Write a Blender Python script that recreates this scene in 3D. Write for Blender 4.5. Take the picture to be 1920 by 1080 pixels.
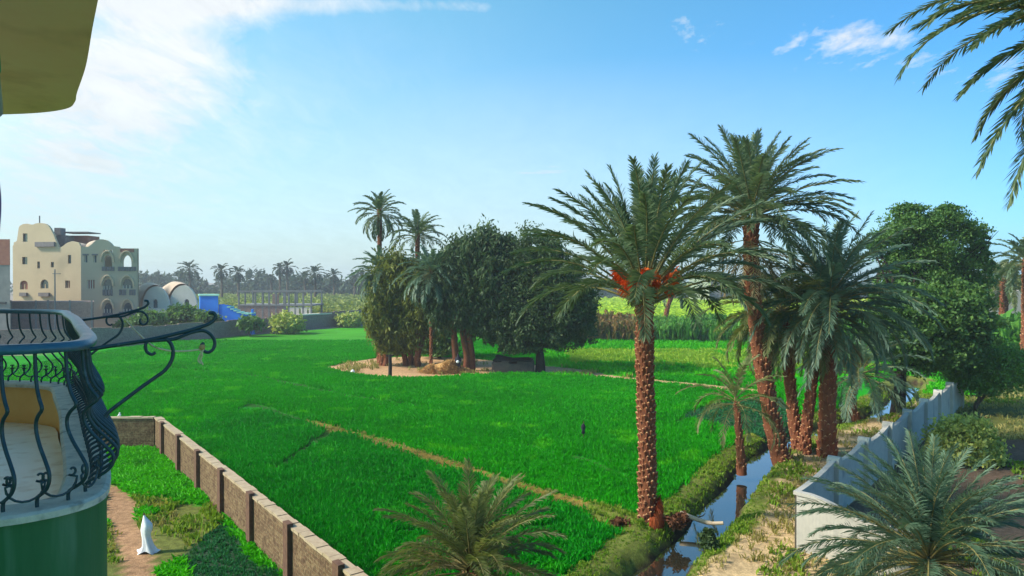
import bpy, math, random
import numpy as np
from mathutils import Vector
R = math.radians
for o in list(bpy.data.objects): bpy.data.objects.remove(o, do_unlink=True)
scene = bpy.context.scene
COL = scene.collection
# ------------------------------------------------------------------ camera
F, CX, HY, EYE = 1280.0, 960.0, 528.0, 8.0     # focal length in px of the 1920 frame, horizon row, eye height
cd = bpy.data.cameras.new('camera'); cam = bpy.data.objects.new('camera', cd); COL.objects.link(cam)
cam.location = (0, 0, EYE); cam.rotation_euler = (R(90 - 0.54), 0, 0)
cd.sensor_width = 36; cd.lens = 24; cd.clip_start = 0.05; cd.clip_end = 6000
scene.camera = cam
# ------------------------------------------------------------------ sun, sky, exposure
SUN_EL, SUN_AZ = 40.0, -100.0                   # azimuth clockwise from +Y (ahead)
sd = bpy.data.lights.new('sun', 'SUN'); sun = bpy.data.objects.new('sun', sd); COL.objects.link(sun)
sd.energy = 3.7; sd.angle = R(6); sd.color = (1.0, 0.93, 0.82)
tosun = Vector((math.sin(R(SUN_AZ)) * math.cos(R(SUN_EL)), math.cos(R(SUN_AZ)) * math.cos(R(SUN_EL)), math.sin(R(SUN_EL))))
sun.rotation_euler = tosun.to_track_quat('Z', 'Y').to_euler()
scene.view_settings.view_transform = 'Standard'; scene.view_settings.look = 'None'
scene.view_settings.gamma = 1; scene.view_settings.exposure = 0.75
w = bpy.data.worlds.new('World'); scene.world = w; w.use_nodes = True
def build_world():
    nt = w.node_tree; N = nt.nodes; L = nt.links; N.clear()
    def m(op, a, b=None, c=None, clamp=False):
        n = N.new('ShaderNodeMath'); n.operation = op; n.use_clamp = clamp
        for i, v in enumerate((a, b, c)):
            if v is None: continue
            if isinstance(v, (int, float)): n.inputs[i].default_value = v
            else: L.new(v, n.inputs[i])
        return n.outputs[0]
    sky = N.new('ShaderNodeTexSky'); sky.sky_type = 'NISHITA'; sky.sun_disc = False
    sky.sun_elevation = R(SUN_EL); sky.sun_rotation = R(SUN_AZ); sky.air_density = 1.0; sky.dust_density = 0.9; sky.ozone_density = 2.2
    hs = N.new('ShaderNodeHueSaturation'); hs.inputs['Saturation'].default_value = 1.18; hs.inputs['Value'].default_value = 1.0
    L.new(sky.outputs[0], hs.inputs['Color'])
    tint = N.new('ShaderNodeMix'); tint.data_type = 'RGBA'; tint.blend_type = 'MULTIPLY'; tint.inputs[0].default_value = 1
    L.new(hs.outputs[0], tint.inputs['A']); tint.inputs['B'].default_value = (0.88, 1.26, 1.26, 1)
    tc = N.new('ShaderNodeTexCoord'); sx = N.new('ShaderNodeSeparateXYZ'); L.new(tc.outputs['Generated'], sx.inputs[0])
    x, y, z = sx.outputs
    yy = m('MAXIMUM', y, 0.05); zz = m('MAXIMUM', z, 0.0)
    u = m('DIVIDE', x, yy); v = m('DIVIDE', zz, yy)
    up_ = m('MINIMUM', m('MAXIMUM', u, -0.10), 0.8)
    gn = m('MULTIPLY', m('SUBTRACT', 1.08, m('MULTIPLY', up_, 0.42)), m('ADD', 0.80, m('MULTIPLY', m('MINIMUM', v, 0.45), 0.72)))
    gr = N.new('ShaderNodeCombineXYZ'); L.new(m('MULTIPLY', gn, m('SUBTRACT', 1.0, m('MULTIPLY', up_, 0.35))), gr.inputs[0]); L.new(gn, gr.inputs[1]); gr.inputs[2].default_value = 1.0
    t2 = N.new('ShaderNodeMix'); t2.data_type = 'RGBA'; t2.blend_type = 'MULTIPLY'; t2.inputs[0].default_value = 1; L.new(tint.outputs['Result'], t2.inputs['A']); L.new(gr.outputs[0], t2.inputs['B']); tint = t2
    # cloud layer: project the direction on a high plane
    hz = m('ADD', zz, 0.12)
    cx = N.new('ShaderNodeCombineXYZ'); L.new(m('DIVIDE', x, hz), cx.inputs[0]); L.new(m('DIVIDE', y, hz), cx.inputs[1])
    def noise(scale, detail, rough, dist=0.0, stretch=(1, 1, 1), rot=0.0):
        mp = N.new('ShaderNodeMapping'); mp.inputs['Scale'].default_value = stretch; mp.inputs['Rotation'].default_value = (0, 0, rot)
        L.new(cx.outputs[0], mp.inputs[0])
        n = N.new('ShaderNodeTexNoise'); n.inputs['Scale'].default_value = scale; n.inputs['Detail'].default_value = detail
        n.inputs['Roughness'].default_value = rough; n.inputs['Distortion'].default_value = dist
        L.new(mp.outputs[0], n.inputs['Vector']); return n.outputs[0]
    n1 = noise(1.5, 9, 0.62, 0.25, (1, 0.75, 1), 0.4)
    n2 = noise(9.0, 6, 0.65, 0.1, (1, 0.6, 1), 0.2)
    n4 = noise(6.5, 9, 0.72, 0.6, (1, 0.45, 1), 0.9)
    n3 = noise(2.6, 5, 0.6, 0.1, (1.0, 5.0, 1), 0.0)
    def lobe(cu, cv, su, sv, amp):
        a = m('DIVIDE', m('SUBTRACT', u, cu), su); b = m('DIVIDE', m('SUBTRACT', v, cv), sv)
        e = m('EXPONENT', m('MULTIPLY', m('ADD', m('MULTIPLY', a, a), m('MULTIPLY', b, b)), -1.0))
        return m('MULTIPLY', e, amp)
    big = m('ADD', m('ADD', lobe(-0.60, 0.42, 0.27, 0.20, 0.50), lobe(-0.62, 0.2, 0.30, 0.12, 0.42)), m('ADD', lobe(-0.30, 0.405, 0.26, 0.022, 0.34), lobe(-0.08, 0.40, 0.10, 0.014, 0.16)))
    puff = m('ADD', lobe(0.50, 0.350, 0.15, 0.05, 0.32), m('ADD', lobe(0.27, 0.37, 0.07, 0.035, 0.22), lobe(-0.36, 0.31, 0.08, 0.05, 0.20)))
    puff = m('ADD', puff, lobe(0.72, 0.30, 0.12, 0.035, 0.26))
    streak = lobe(0.04, 0.158, 0.07, 0.016, 0.30)
    c1 = m('MULTIPLY', m('SUBTRACT', m('ADD', m('ADD', m('MULTIPLY', n1, 0.72), m('MULTIPLY', n4, 0.42)), big), 0.80), 2.9, clamp=True)
    c2 = m('MULTIPLY', m('SUBTRACT', m('ADD', n2, puff), 0.74), 3.4, clamp=True)
    c3 = m('MULTIPLY', m('SUBTRACT', m('ADD', n3, streak), 0.68), 3.0, clamp=True)
    cl = m('MAXIMUM', m('MAXIMUM', c1, c2), c3)
    veil = m('MULTIPLY', m('MULTIPLY', m('SUBTRACT', 0.34, v), 3.0, clamp=True), m('SUBTRACT', 1.0, m('MULTIPLY', m('MINIMUM', m('MAXIMUM', u, 0.0), 0.9), 1.1), clamp=True))                 # pale dusty air low down
    veil2 = lobe(-0.75, 0.12, 0.55, 0.22, 0.85); veil2 = m('MULTIPLY', veil2, m('ADD', 0.45, m('MULTIPLY', n4, 1.1)))
    cl = m('MAXIMUM', cl, m('MAXIMUM', m('MULTIPLY', veil, 0.85), veil2))
    mix = N.new('ShaderNodeMix'); mix.data_type = 'RGBA'
    L.new(m('MULTIPLY', cl, 0.95, clamp=True), mix.inputs[0]); L.new(tint.outputs['Result'], mix.inputs['A'])
    whi = N.new('ShaderNodeMix'); whi.data_type = 'RGBA'; L.new(m('MULTIPLY', v, 3.6, clamp=True), whi.inputs[0])
    whi.inputs['A'].default_value = (3.25, 4.0, 4.25, 1); whi.inputs['B'].default_value = (4.9, 5.1, 5.25, 1)
    wm = N.new('ShaderNodeMix'); wm.data_type = 'RGBA'; wm.blend_type = 'MULTIPLY'; wm.inputs[0].default_value = 1; L.new(whi.outputs['Result'], wm.inputs['A'])
    sh = m('ADD', 0.78, m('MULTIPLY', n4, 0.42)); L.new(sh, wm.inputs['B']); L.new(wm.outputs['Result'], mix.inputs['B'])
    bg = N.new('ShaderNodeBackground'); bg.inputs[1].default_value = 0.115
    L.new(mix.outputs['Result'], bg.inputs[0])
    out = N.new('ShaderNodeOutputWorld'); L.new(bg.outputs[0], out.inputs[0])
build_world()
# ------------------------------------------------------------------ helpers: places
def G(u, v, z=0.0):                            # pixel of the photograph -> point on the ground (height z)
    D = (EYE - z) * F / (v - HY)
    return ((u - CX) / F * D, D)
def P(u, v, D): return ((u - CX) / F * D, D, EYE - (v - HY) * D / F)
# ------------------------------------------------------------------ helpers: meshes
class MB:
    def __init__(s): s.v = []; s.n = 0; s.fl = []; s.ft = []; s.mi = []; s.sm = []
    def add(s, V, Fc, mi=0, smooth=False):
        V = np.asarray(V, dtype=np.float32).reshape(-1, 3); base = s.n; s.v.append(V); s.n += len(V)
        if isinstance(Fc, np.ndarray):
            k = Fc.shape[1]; s.fl.append((Fc + base).astype(np.int32).ravel()); s.ft.append(np.full(len(Fc), k, np.int32))
            s.mi.append(np.full(len(Fc), mi, np.int32)); s.sm.append(np.full(len(Fc), smooth, bool))
        else:
            for f in Fc:
                s.fl.append(np.array(f, np.int32) + base); s.ft.append(np.array([len(f)], np.int32))
                s.mi.append(np.array([mi], np.int32)); s.sm.append(np.array([smooth], bool))
    def build(s, name, mats, parent=None, attr=None):
        me = bpy.data.meshes.new(name)
        if s.n:
            V = np.concatenate(s.v); fl = np.concatenate(s.fl); ft = np.concatenate(s.ft)
            me.vertices.add(len(V)); me.vertices.foreach_set('co', V.ravel())
            me.loops.add(len(fl)); me.loops.foreach_set('vertex_index', fl)
            me.polygons.add(len(ft)); st = np.zeros(len(ft), np.int32); st[1:] = np.cumsum(ft)[:-1]
            me.polygons.foreach_set('loop_start', st); me.polygons.foreach_set('loop_total', ft)
            me.polygons.foreach_set('material_index', np.concatenate(s.mi)); me.polygons.foreach_set('use_smooth', np.concatenate(s.sm))
            me.update(calc_edges=True); me.validate()
        for m_ in (mats if isinstance(mats, (list, tuple)) else [mats]): me.materials.append(m_)
        if attr is not None:
            a = me.color_attributes.new('Col', 'FLOAT_COLOR', 'POINT'); a.data.foreach_set('color', attr.astype(np.float32).ravel())
        o = bpy.data.objects.new(name, me); COL.objects.link(o)
        if parent: o.parent = parent
        return o
    def box(s, x0, x1, y0, y1, z0, z1, mi=0, M=None):
        V = np.array([(x0,y0,z0),(x1,y0,z0),(x1,y1,z0),(x0,y1,z0),(x0,y0,z1),(x1,y0,z1),(x1,y1,z1),(x0,y1,z1)], float)
        if M is not None: V = M(V)
        s.add(V, np.array([(0,3,2,1),(4,5,6,7),(0,1,5,4),(1,2,6,5),(2,3,7,6),(3,0,4,7)]), mi)
    def bar(s, a, b, wd, z0, z1, mi=0, za1=None, zb1=None):   # upright slab from a to b on plan
        a = np.array(a[:2], float); b = np.array(b[:2], float); d = (b - a) / np.linalg.norm(b - a); n = np.array((-d[1], d[0])) * wd / 2
        t = [z1 if za1 is None else za1, z1 if zb1 is None else zb1]
        pts = [a + n, b + n, b - n, a - n]; tt = [t[0], t[1], t[1], t[0]]
        V = [(p[0], p[1], z0) for p in pts] + [(p[0], p[1], q) for p, q in zip(pts, tt)]
        s.add(V, np.array([(0,1,2,3),(7,6,5,4),(4,5,1,0),(5,6,2,1),(6,7,3,2),(7,4,0,3)]), mi)
    def tube(s, pts, rad, sides=8, mi=0, cap=True, smooth=True):
        pts = np.asarray(pts, float); n = len(pts); rad = np.broadcast_to(np.asarray(rad, float), (n,))
        T = np.gradient(pts, axis=0); T /= (np.linalg.norm(T, axis=1)[:, None] + 1e-9)
        up = np.array((0, 0, 1.0)) if abs(T[0][2]) < 0.9 else np.array((1.0, 0, 0))
        U = np.cross(T[0], up); U /= np.linalg.norm(U); ring = []
        th = np.linspace(0, 2 * math.pi, sides, endpoint=False)
        for i in range(n):
            U = U - T[i] * np.dot(U, T[i]); U /= (np.linalg.norm(U) + 1e-9); W = np.cross(T[i], U)
            ring.append(pts[i] + rad[i] * (np.cos(th)[:, None] * U + np.sin(th)[:, None] * W))
        V = np.concatenate(ring); j = np.arange(sides); k = (j + 1) % sides; Fs = []
        for i in range(n - 1):
            Fs.append(np.stack([i*sides+j, i*sides+k, (i+1)*sides+k, (i+1)*sides+j], 1))
        s.add(V, np.concatenate(Fs), mi, smooth)
        if cap:
            s.add(ring[0], [list(range(sides))[::-1]], mi); s.add(ring[-1], [list(range(sides))], mi)
    def lathe(s, c, prof, sides=16, mi=0, sx=1, sy=1, smooth=True, a0=0, a1=2*math.pi):
        full = abs(a1 - a0 - 2*math.pi) < 1e-6
        th = np.linspace(a0, a1, sides, endpoint=not full); V = []
        for r, z in prof: V += [(c[0] + r*sx*math.cos(t), c[1] + r*sy*math.sin(t), c[2] + z) for t in th]
        m_ = len(th); Fs = []
        for i in range(len(prof) - 1):
            for j in range(m_ if full else m_ - 1):
                k = (j + 1) % m_; Fs.append((i*m_+j, i*m_+k, (i+1)*m_+k, (i+1)*m_+j))
        s.add(V, np.array(Fs), mi, smooth)
    def prism(s, poly, f, th, mi=0):            # poly in (u,z); f(u, depth, z) -> xyz
        n = len(poly); V = [f(a, 0, b) for a, b in poly] + [f(a, th, b) for a, b in poly]
        Fs = [list(range(n)), list(range(2*n-1, n-1, -1))] + [[(i+1) % n, i, n+i, n+(i+1) % n] for i in range(n)]
        s.add(V, Fs, mi)
def smooth_path(pts, n=6):
    P_ = [np.array(p, float) for p in pts]; P_ = [2*P_[0]-P_[1]] + P_ + [2*P_[-1]-P_[-2]]; out = []
    for i in range(1, len(P_) - 2):
        for t in np.linspace(0, 1, n, endpoint=False):
            a, b, c, d = P_[i-1:i+3]
            out.append(0.5*((2*b) + (-a+c)*t + (2*a-5*b+4*c-d)*t*t + (-a+3*b-3*c+d)*t**3))
    out.append(P_[-2]); return np.array(out)
def tag(o, label=None, cat=None, group=None, kind=None):
    if label: o['label'] = label
    if cat: o['category'] = cat
    if group: o['group'] = group
    if kind: o['kind'] = kind
    return o
def thing(name, label, cat, loc=(0, 0, 0), group=None, rz=0):
    o = bpy.data.objects.new(name, None); COL.objects.link(o); o.location = loc; o.rotation_euler = (0, 0, rz); o.empty_display_size = 0.3
    return tag(o, label, cat, group)
def copy_tree(o, parent=None):
    c = o.copy(); COL.objects.link(c); c.parent = parent
    for ch in list(o.children): copy_tree(ch, c)
    return c
# ------------------------------------------------------------------ helpers: materials
def mat(name, c1, c2=None, scale=3.0, rough=0.85, bump=0.0, bscale=30.0, spec=0.3, detail=6, island=0.0, transl=0.0, stretch=(1,1,1), c3=None, s3=0.4, metal=0.0, tcol=None, c3lo=0.5, bdist=0.02):
    m_ = bpy.data.materials.new(name); m_.use_nodes = True; nt = m_.node_tree; N = nt.nodes; L = nt.links
    b = N['Principled BSDF']; b.inputs['Roughness'].default_value = rough; b.inputs['Specular IOR Level'].default_value = spec; b.inputs['Metallic'].default_value = metal
    c2 = c2 or c1
    tc = N.new('ShaderNodeTexCoord'); mp = N.new('ShaderNodeMapping'); mp.inputs['Scale'].default_value = stretch; L.new(tc.outputs['Object'], mp.inputs[0])
    n = N.new('ShaderNodeTexNoise'); n.inputs['Scale'].default_value = scale; n.inputs['Detail'].default_value = detail; n.inputs['Roughness'].default_value = 0.65
    L.new(mp.outputs[0], n.inputs['Vector'])
    rp = N.new('ShaderNodeMapRange'); rp.inputs[1].default_value = 0.32; rp.inputs[2].default_value = 0.68; L.new(n.outputs[0], rp.inputs[0])
    mx = N.new('ShaderNodeMix'); mx.data_type = 'RGBA'; mx.inputs['A'].default_value = (*c1, 1); mx.inputs['B'].default_value = (*c2, 1)
    fac = rp.outputs[0]
    if island:
        g = N.new('ShaderNodeNewGeometry'); q = N.new('ShaderNodeMix'); q.inputs[0].default_value = island
        L.new(fac, q.inputs['A']); L.new(g.outputs['Random Per Island'], q.inputs['B']); fac = q.outputs[0]
    L.new(fac, mx.inputs[0]); col = mx.outputs['Result']
    if c3:
        n3 = N.new('ShaderNodeTexNoise'); n3.inputs['Scale'].default_value = s3; n3.inputs['Detail'].default_value = 4; L.new(mp.outputs[0], n3.inputs['Vector'])
        r3 = N.new('ShaderNodeMapRange'); r3.inputs[1].default_value = c3lo; r3.inputs[2].default_value = c3lo + 0.14; L.new(n3.outputs[0], r3.inputs[0])
        m3 = N.new('ShaderNodeMix'); m3.data_type = 'RGBA'; L.new(r3.outputs[0], m3.inputs[0]); L.new(col, m3.inputs['A']); m3.inputs['B'].default_value = (*c3, 1); col = m3.outputs['Result']
    L.new(col, b.inputs['Base Color'])
    if bump:
        nb = N.new('ShaderNodeTexNoise'); nb.inputs['Scale'].default_value = bscale; nb.inputs['Detail'].default_value = 5; L.new(mp.outputs[0], nb.inputs['Vector'])
        bp = N.new('ShaderNodeBump'); bp.inputs['Strength'].default_value = bump; bp.inputs['Distance'].default_value = bdist; L.new(nb.outputs[0], bp.inputs['Height']); L.new(bp.outputs[0], b.inputs['Normal'])
    if transl:
        t = N.new('ShaderNodeBsdfTranslucent'); ms = N.new('ShaderNodeMixShader'); ms.inputs[0].default_value = transl
        g2 = N.new('ShaderNodeMix'); g2.data_type = 'RGBA'; g2.blend_type = 'MULTIPLY'; g2.inputs[0].default_value = 1; L.new(col, g2.inputs['A']); g2.inputs['B'].default_value = (*(tcol or (1.25, 1.25, 0.7)), 1)
        L.new(g2.outputs['Result'], t.inputs[0]); L.new(b.outputs[0], ms.inputs[1]); L.new(t.outputs[0], ms.inputs[2])
        L.new(ms.outputs[0], N['Material Output'].inputs[0])
    return m_
M_ = {}
M_['frond'] = mat('palm_frond', (0.045,0.095,0.045), (0.16,0.21,0.10), 0.5, 0.5, island=0.7, transl=0.3, spec=0.5)
M_['frond_olive'] = mat('palm_frond_olive', (0.08,0.12,0.035), (0.24,0.25,0.09), 0.5, 0.55, island=0.7, transl=0.35, spec=0.4)
M_['frond_blue'] = mat('palm_frond_blue', (0.05,0.12,0.07), (0.17,0.25,0.16), 0.5, 0.5, island=0.7, transl=0.25, spec=0.5)
M_['frond_dry'] = mat('palm_frond_dry', (0.20,0.15,0.07), (0.36,0.28,0.15), 0.8, 0.8, island=0.7, transl=0.3)
M_['rachis'] = mat('palm_rachis', (0.16,0.16,0.05), (0.28,0.22,0.08), 3, 0.6)
M_['bark'] = mat('palm_bark', (0.13,0.04,0.018), (0.22,0.075,0.032), 5, 0.95, 0.6, 25)
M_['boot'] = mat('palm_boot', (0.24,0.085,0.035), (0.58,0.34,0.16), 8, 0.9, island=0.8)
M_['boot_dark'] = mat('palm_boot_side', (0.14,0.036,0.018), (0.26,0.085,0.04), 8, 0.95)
M_['dates'] = mat('date_stalks', (0.62,0.08,0.015), (0.85,0.20,0.03), 3, 0.6, island=0.6, transl=0.2, tcol=(1.1,1,0.8))
M_['leaf_dark'] = mat('leaf_dark', (0.022,0.055,0.022), (0.10,0.15,0.045), 0.9, 0.6, island=0.6, transl=0.25)
M_['leaf_olive'] = mat('leaf_olive', (0.05,0.08,0.015), (0.26,0.27,0.04), 0.7, 0.6, island=0.55, transl=0.32)
M_['leaf_acacia'] = mat('leaf_acacia', (0.035,0.10,0.025), (0.14,0.26,0.05), 0.6, 0.55, island=0.6, transl=0.35)
M_['leaf_green'] = mat('leaf_green', (0.05,0.16,0.02), (0.18,0.34,0.05), 1.0, 0.55, island=0.6, transl=0.35)
M_['leaf_yellow'] = mat('leaf_yellowgreen', (0.14,0.22,0.03), (0.60,0.60,0.16), 1.2, 0.55, island=0.7, transl=0.35)
M_['leaf_brown'] = mat('leaf_brown', (0.10,0.035,0.02), (0.22,0.09,0.04), 1.2, 0.8, island=0.7, transl=0.2)
M_['leaf_far'] = mat('leaf_far', (0.03,0.055,0.03), (0.07,0.10,0.05), 0.05, 0.8, island=0.5, transl=0.2)
M_['wood'] = mat('tree_bark', (0.07,0.045,0.03), (0.15,0.10,0.06), 6, 0.95, 0.5, 20)
M_['wood_dark'] = mat('dark_bark', (0.02,0.016,0.014), (0.05,0.035,0.028), 6, 0.95, 0.5, 20)
M_['iron'] = mat('teal_painted_iron', (0.007,0.030,0.034), (0.016,0.052,0.058), 12, 0.45, 0.12, 90, spec=0.6, c3=(0.07,0.11,0.12), s3=14, c3lo=0.62)
M_['rail'] = mat('teal_painted_rail', (0.03,0.10,0.14), (0.06,0.15,0.20), 5, 0.38, 0.12, 60, spec=0.6, c3=(0.30,0.28,0.26), s3=2.2, c3lo=0.60)
M_['green_paint'] = mat('green_painted_render', (0.025,0.11,0.035), (0.04,0.16,0.055), 3, 0.55, 0.15, 30, stretch=(1,1,0.12), c3=(0.08,0.19,0.09), s3=7, c3lo=0.55)
M_['orange_paint'] = mat('orange_painted_render', (0.90,0.44,0.12), (0.93,0.52,0.17), 3, 0.8, 0.15, 40)
M_['cream'] = mat('cream_render', (0.90,0.60,0.36), (0.92,0.66,0.42), 1.5, 0.9, 0.12, 40, c3=(0.76,0.50,0.29), s3=1.3, c3lo=0.56)
M_['coping'] = mat('weathered_cement', (0.48,0.44,0.33), (0.70,0.62,0.46), 7, 0.9, 0.3, 60, c3=(0.30,0.27,0.20), s3=9, c3lo=0.58)
M_['brick'] = None
def brick_mat(name, a, b, mortar, scale=4.0, dark=(0.10,0.055,0.035)):
    m_ = bpy.data.materials.new(name); m_.use_nodes = True; nt = m_.node_tree; N = nt.nodes; L = nt.links; bs = N['Principled BSDF']; bs.inputs['Roughness'].default_value = 0.95; bs.inputs['Specular IOR Level'].default_value = 0.15
    g = N.new('ShaderNodeTexCoord'); sp = N.new('ShaderNodeSeparateXYZ'); L.new(g.outputs['Object'], sp.inputs[0])
    ad = N.new('ShaderNodeMath'); ad.operation = 'SUBTRACT'; L.new(sp.outputs[0], ad.inputs[0]); L.new(sp.outputs[1], ad.inputs[1])
    ml = N.new('ShaderNodeMath'); ml.operation = 'MULTIPLY'; L.new(ad.outputs[0], ml.inputs[0]); ml.inputs[1].default_value = 0.72
    cb = N.new('ShaderNodeCombineXYZ'); L.new(ml.outputs[0], cb.inputs[0]); L.new(sp.outputs[2], cb.inputs[1])
    br = N.new('ShaderNodeTexBrick'); br.inputs['Scale'].default_value = scale; br.inputs['Color1'].default_value = (*a, 1); br.inputs['Color2'].default_value = (*b, 1); br.inputs['Mortar'].default_value = (*mortar, 1)
    br.inputs['Mortar Size'].default_value = 0.03; br.inputs['Brick Width'].default_value = 1.0; br.inputs['Row Height'].default_value = 0.42; br.inputs['Bias'].default_value = 0.0
    L.new(cb.outputs[0], br.inputs['Vector'])
    n = N.new('ShaderNodeTexNoise'); n.inputs['Scale'].default_value = 2.2; n.inputs['Detail'].default_value = 8; n.inputs['Roughness'].default_value = 0.75; L.new(g.outputs['Object'], n.inputs['Vector'])
    r = N.new('ShaderNodeMapRange'); r.inputs[1].default_value = 0.42; r.inputs[2].default_value = 0.68; L.new(n.outputs[0], r.inputs[0])
    mx = N.new('ShaderNodeMix'); mx.data_type = 'RGBA'; L.new(r.outputs[0], mx.inputs[0]); L.new(br.outputs[0], mx.inputs['A']); mx.inputs['B'].default_value = (*dark, 1)
    n2 = N.new('ShaderNodeTexNoise'); n2.inputs['Scale'].default_value = 14; n2.inputs['Detail'].default_value = 4; L.new(g.outputs['Object'], n2.inputs['Vector'])
    r2 = N.new('ShaderNodeMapRange'); r2.inputs[1].default_value = 0.3; r2.inputs[2].default_value = 0.7; r2.inputs[3].default_value = 0.55; r2.inputs[4].default_value = 1.45; L.new(n2.outputs[0], r2.inputs[0])
    mm = N.new('ShaderNodeMix'); mm.data_type = 'RGBA'; mm.blend_type = 'MULTIPLY'; mm.inputs[0].default_value = 1; L.new(mx.outputs['Result'], mm.inputs['A']); L.new(r2.outputs[0], mm.inputs['B'])
    L.new(mm.outputs['Result'], bs.inputs['Base Color'])
    bp = N.new('ShaderNodeBump'); bp.inputs['Strength'].default_value = 0.8; bp.inputs['Distance'].default_value = 0.02; L.new(n2.outputs[0], bp.inputs['Height']); L.new(bp.outputs[0], bs.inputs['Normal'])
    return m_
M_['brick'] = brick_mat('rubble_brick', (0.13,0.072,0.04), (0.22,0.14,0.075), (0.21,0.165,0.10))
M_['brick_red'] = mat('red_brick_pier', (0.10,0.05,0.034), (0.17,0.088,0.056), 8, 0.95, 0.5, 30)
M_['brick_top'] = mat('mortar_cap', (0.34,0.24,0.15), (0.46,0.35,0.23), 5, 0.95, 0.5, 30)
M_['mud'] = brick_mat('mud_brick', (0.27,0.19,0.16), (0.31,0.22,0.18), (0.30,0.22,0.19), 2.0, (0.22,0.15,0.13))
M_['conc'] = mat('precast_concrete', (0.40,0.375,0.33), (0.49,0.455,0.395), 2.5, 0.85, 0.3, 40, c3=(0.27,0.265,0.25), s3=1.1, c3lo=0.57)
M_['conc_dark'] = mat('raw_concrete', (0.17,0.17,0.165), (0.24,0.235,0.22), 1.0, 0.9)
M_['villa'] = mat('sand_render', (0.50,0.375,0.235), (0.58,0.44,0.28), 0.25, 0.9, c3=(0.43,0.33,0.21), s3=0.2, c3lo=0.52)
M_['villa_shaded'] = mat('shaded_sand_render', (0.50,0.385,0.26), (0.57,0.44,0.30), 0.3, 0.9)  # villa render again, shade of the right facade mixed into its colour
M_['dome'] = mat('dome_render', (0.50,0.38,0.28), (0.58,0.45,0.34), 0.5, 0.9)
M_['white'] = mat('white_render', (0.66,0.58,0.46), (0.75,0.67,0.55), 0.6, 0.9)
M_['blue'] = mat('bright_blue_paint', (0.02,0.17,0.72), (0.03,0.24,0.80), 0.6, 0.7)
M_['mint'] = mat('mint_tile', (0.28,0.60,0.48), (0.42,0.70,0.55), 2, 0.7)
M_['dark'] = mat('dark_interior', (0.03,0.035,0.04), (0.05,0.05,0.05), 1, 0.6)
M_['glass'] = mat('window_glass', (0.05,0.07,0.08), (0.10,0.12,0.13), 2, 0.15, spec=0.6)
M_['shutter'] = mat('red_shutter', (0.28,0.10,0.07), (0.35,0.14,0.09), 2, 0.8)
M_['trim_grey'] = mat('grey_trim', (0.16,0.14,0.14), (0.24,0.20,0.19), 2, 0.9)
M_['tile'] = mat('cream_floor_tile', (0.86,0.77,0.60), (0.92,0.85,0.70), 2, 0.35, c3=(0.72,0.60,0.42), s3=5, c3lo=0.52)
M_['rope'] = mat('yellow_rope', (0.62,0.50,0.25), (0.75,0.64,0.38), 20, 0.9)
M_['cloth_white'] = mat('white_cloth', (0.72,0.71,0.74), (0.82,0.82,0.82), 4, 0.9)
M_['cloth_dark'] = mat('dark_cloth', (0.015,0.015,0.025), (0.03,0.028,0.04), 4, 0.9)
M_['skin'] = mat('skin', (0.30,0.17,0.11), (0.34,0.20,0.13), 4, 0.7)
M_['straw'] = mat('straw', (0.45,0.24,0.08), (0.62,0.38,0.15), 3, 0.95, island=0.6)
M_['curtain_tan'] = mat('curtain_tan', (0.34,0.27,0.20), (0.42,0.34,0.26), 12, 0.9)
M_['curtain_violet'] = mat('curtain_violet', (0.16,0.10,0.30), (0.22,0.14,0.36), 12, 0.9)
M_['curtain_green'] = mat('curtain_green', (0.05,0.22,0.12), (0.08,0.28,0.15), 12, 0.9)
M_['adobe'] = mat('dark_adobe', (0.06,0.045,0.045), (0.11,0.08,0.07), 2, 0.95, 0.5, 10)
M_['pink'] = mat('pinkish_render', (0.48,0.38,0.32), (0.56,0.46,0.38), 0.5, 0.9)
M_['far_yellow'] = mat('yellow_crop_leaf', (0.28,0.46,0.015), (0.52,0.62,0.03), 0.1, 0.6, island=0.5, transl=0.3, spec=0.1)
def crop_mat(name, a, b, c, transl=0.3, big=0.12):
    return mat(name, a, b, big, 0.55, island=0.5, transl=transl, c3=c, s3=0.42, c3lo=0.59, spec=0.12, tcol=(1.1,1.2,0.6))
M_['wheat'] = crop_mat('wheat_leaf', (0.004,0.20,0.002), (0.035,0.46,0.003), (0.11,0.52,0.005))
M_['wheat_low'] = crop_mat('wheat_leaf_lower', (0.004,0.17,0.005), (0.016,0.38,0.010), (0.05,0.42,0.012))
M_['clover'] = crop_mat('clover_leaf', (0.03,0.30,0.002), (0.10,0.52,0.004), (0.02,0.20,0.004))
M_['teal'] = crop_mat('dark_crop_leaf', (0.016,0.11,0.04), (0.04,0.20,0.07), (0.12,0.16,0.04))
M_['bank'] = crop_mat('bank_grass', (0.08,0.22,0.012), (0.28,0.34,0.04), (0.44,0.34,0.09))
M_['dry'] = crop_mat('dry_grass', (0.22,0.22,0.05), (0.44,0.36,0.14), (0.12,0.24,0.02))
M_['mustard'] = crop_mat('flowering_crop', (0.14,0.36,0.02), (0.42,0.52,0.05), (0.05,0.26,0.01))
M_['corn'] = crop_mat('tall_crop', (0.16,0.20,0.045), (0.36,0.38,0.10), (0.10,0.15,0.04))
M_['cane'] = crop_mat('cane_leaf', (0.03,0.14,0.02), (0.16,0.36,0.05), (0.30,0.36,0.05))
M_['cane_red'] = crop_mat('reddish_cane', (0.06,0.13,0.03), (0.34,0.14,0.06), (0.14,0.22,0.05))
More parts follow.
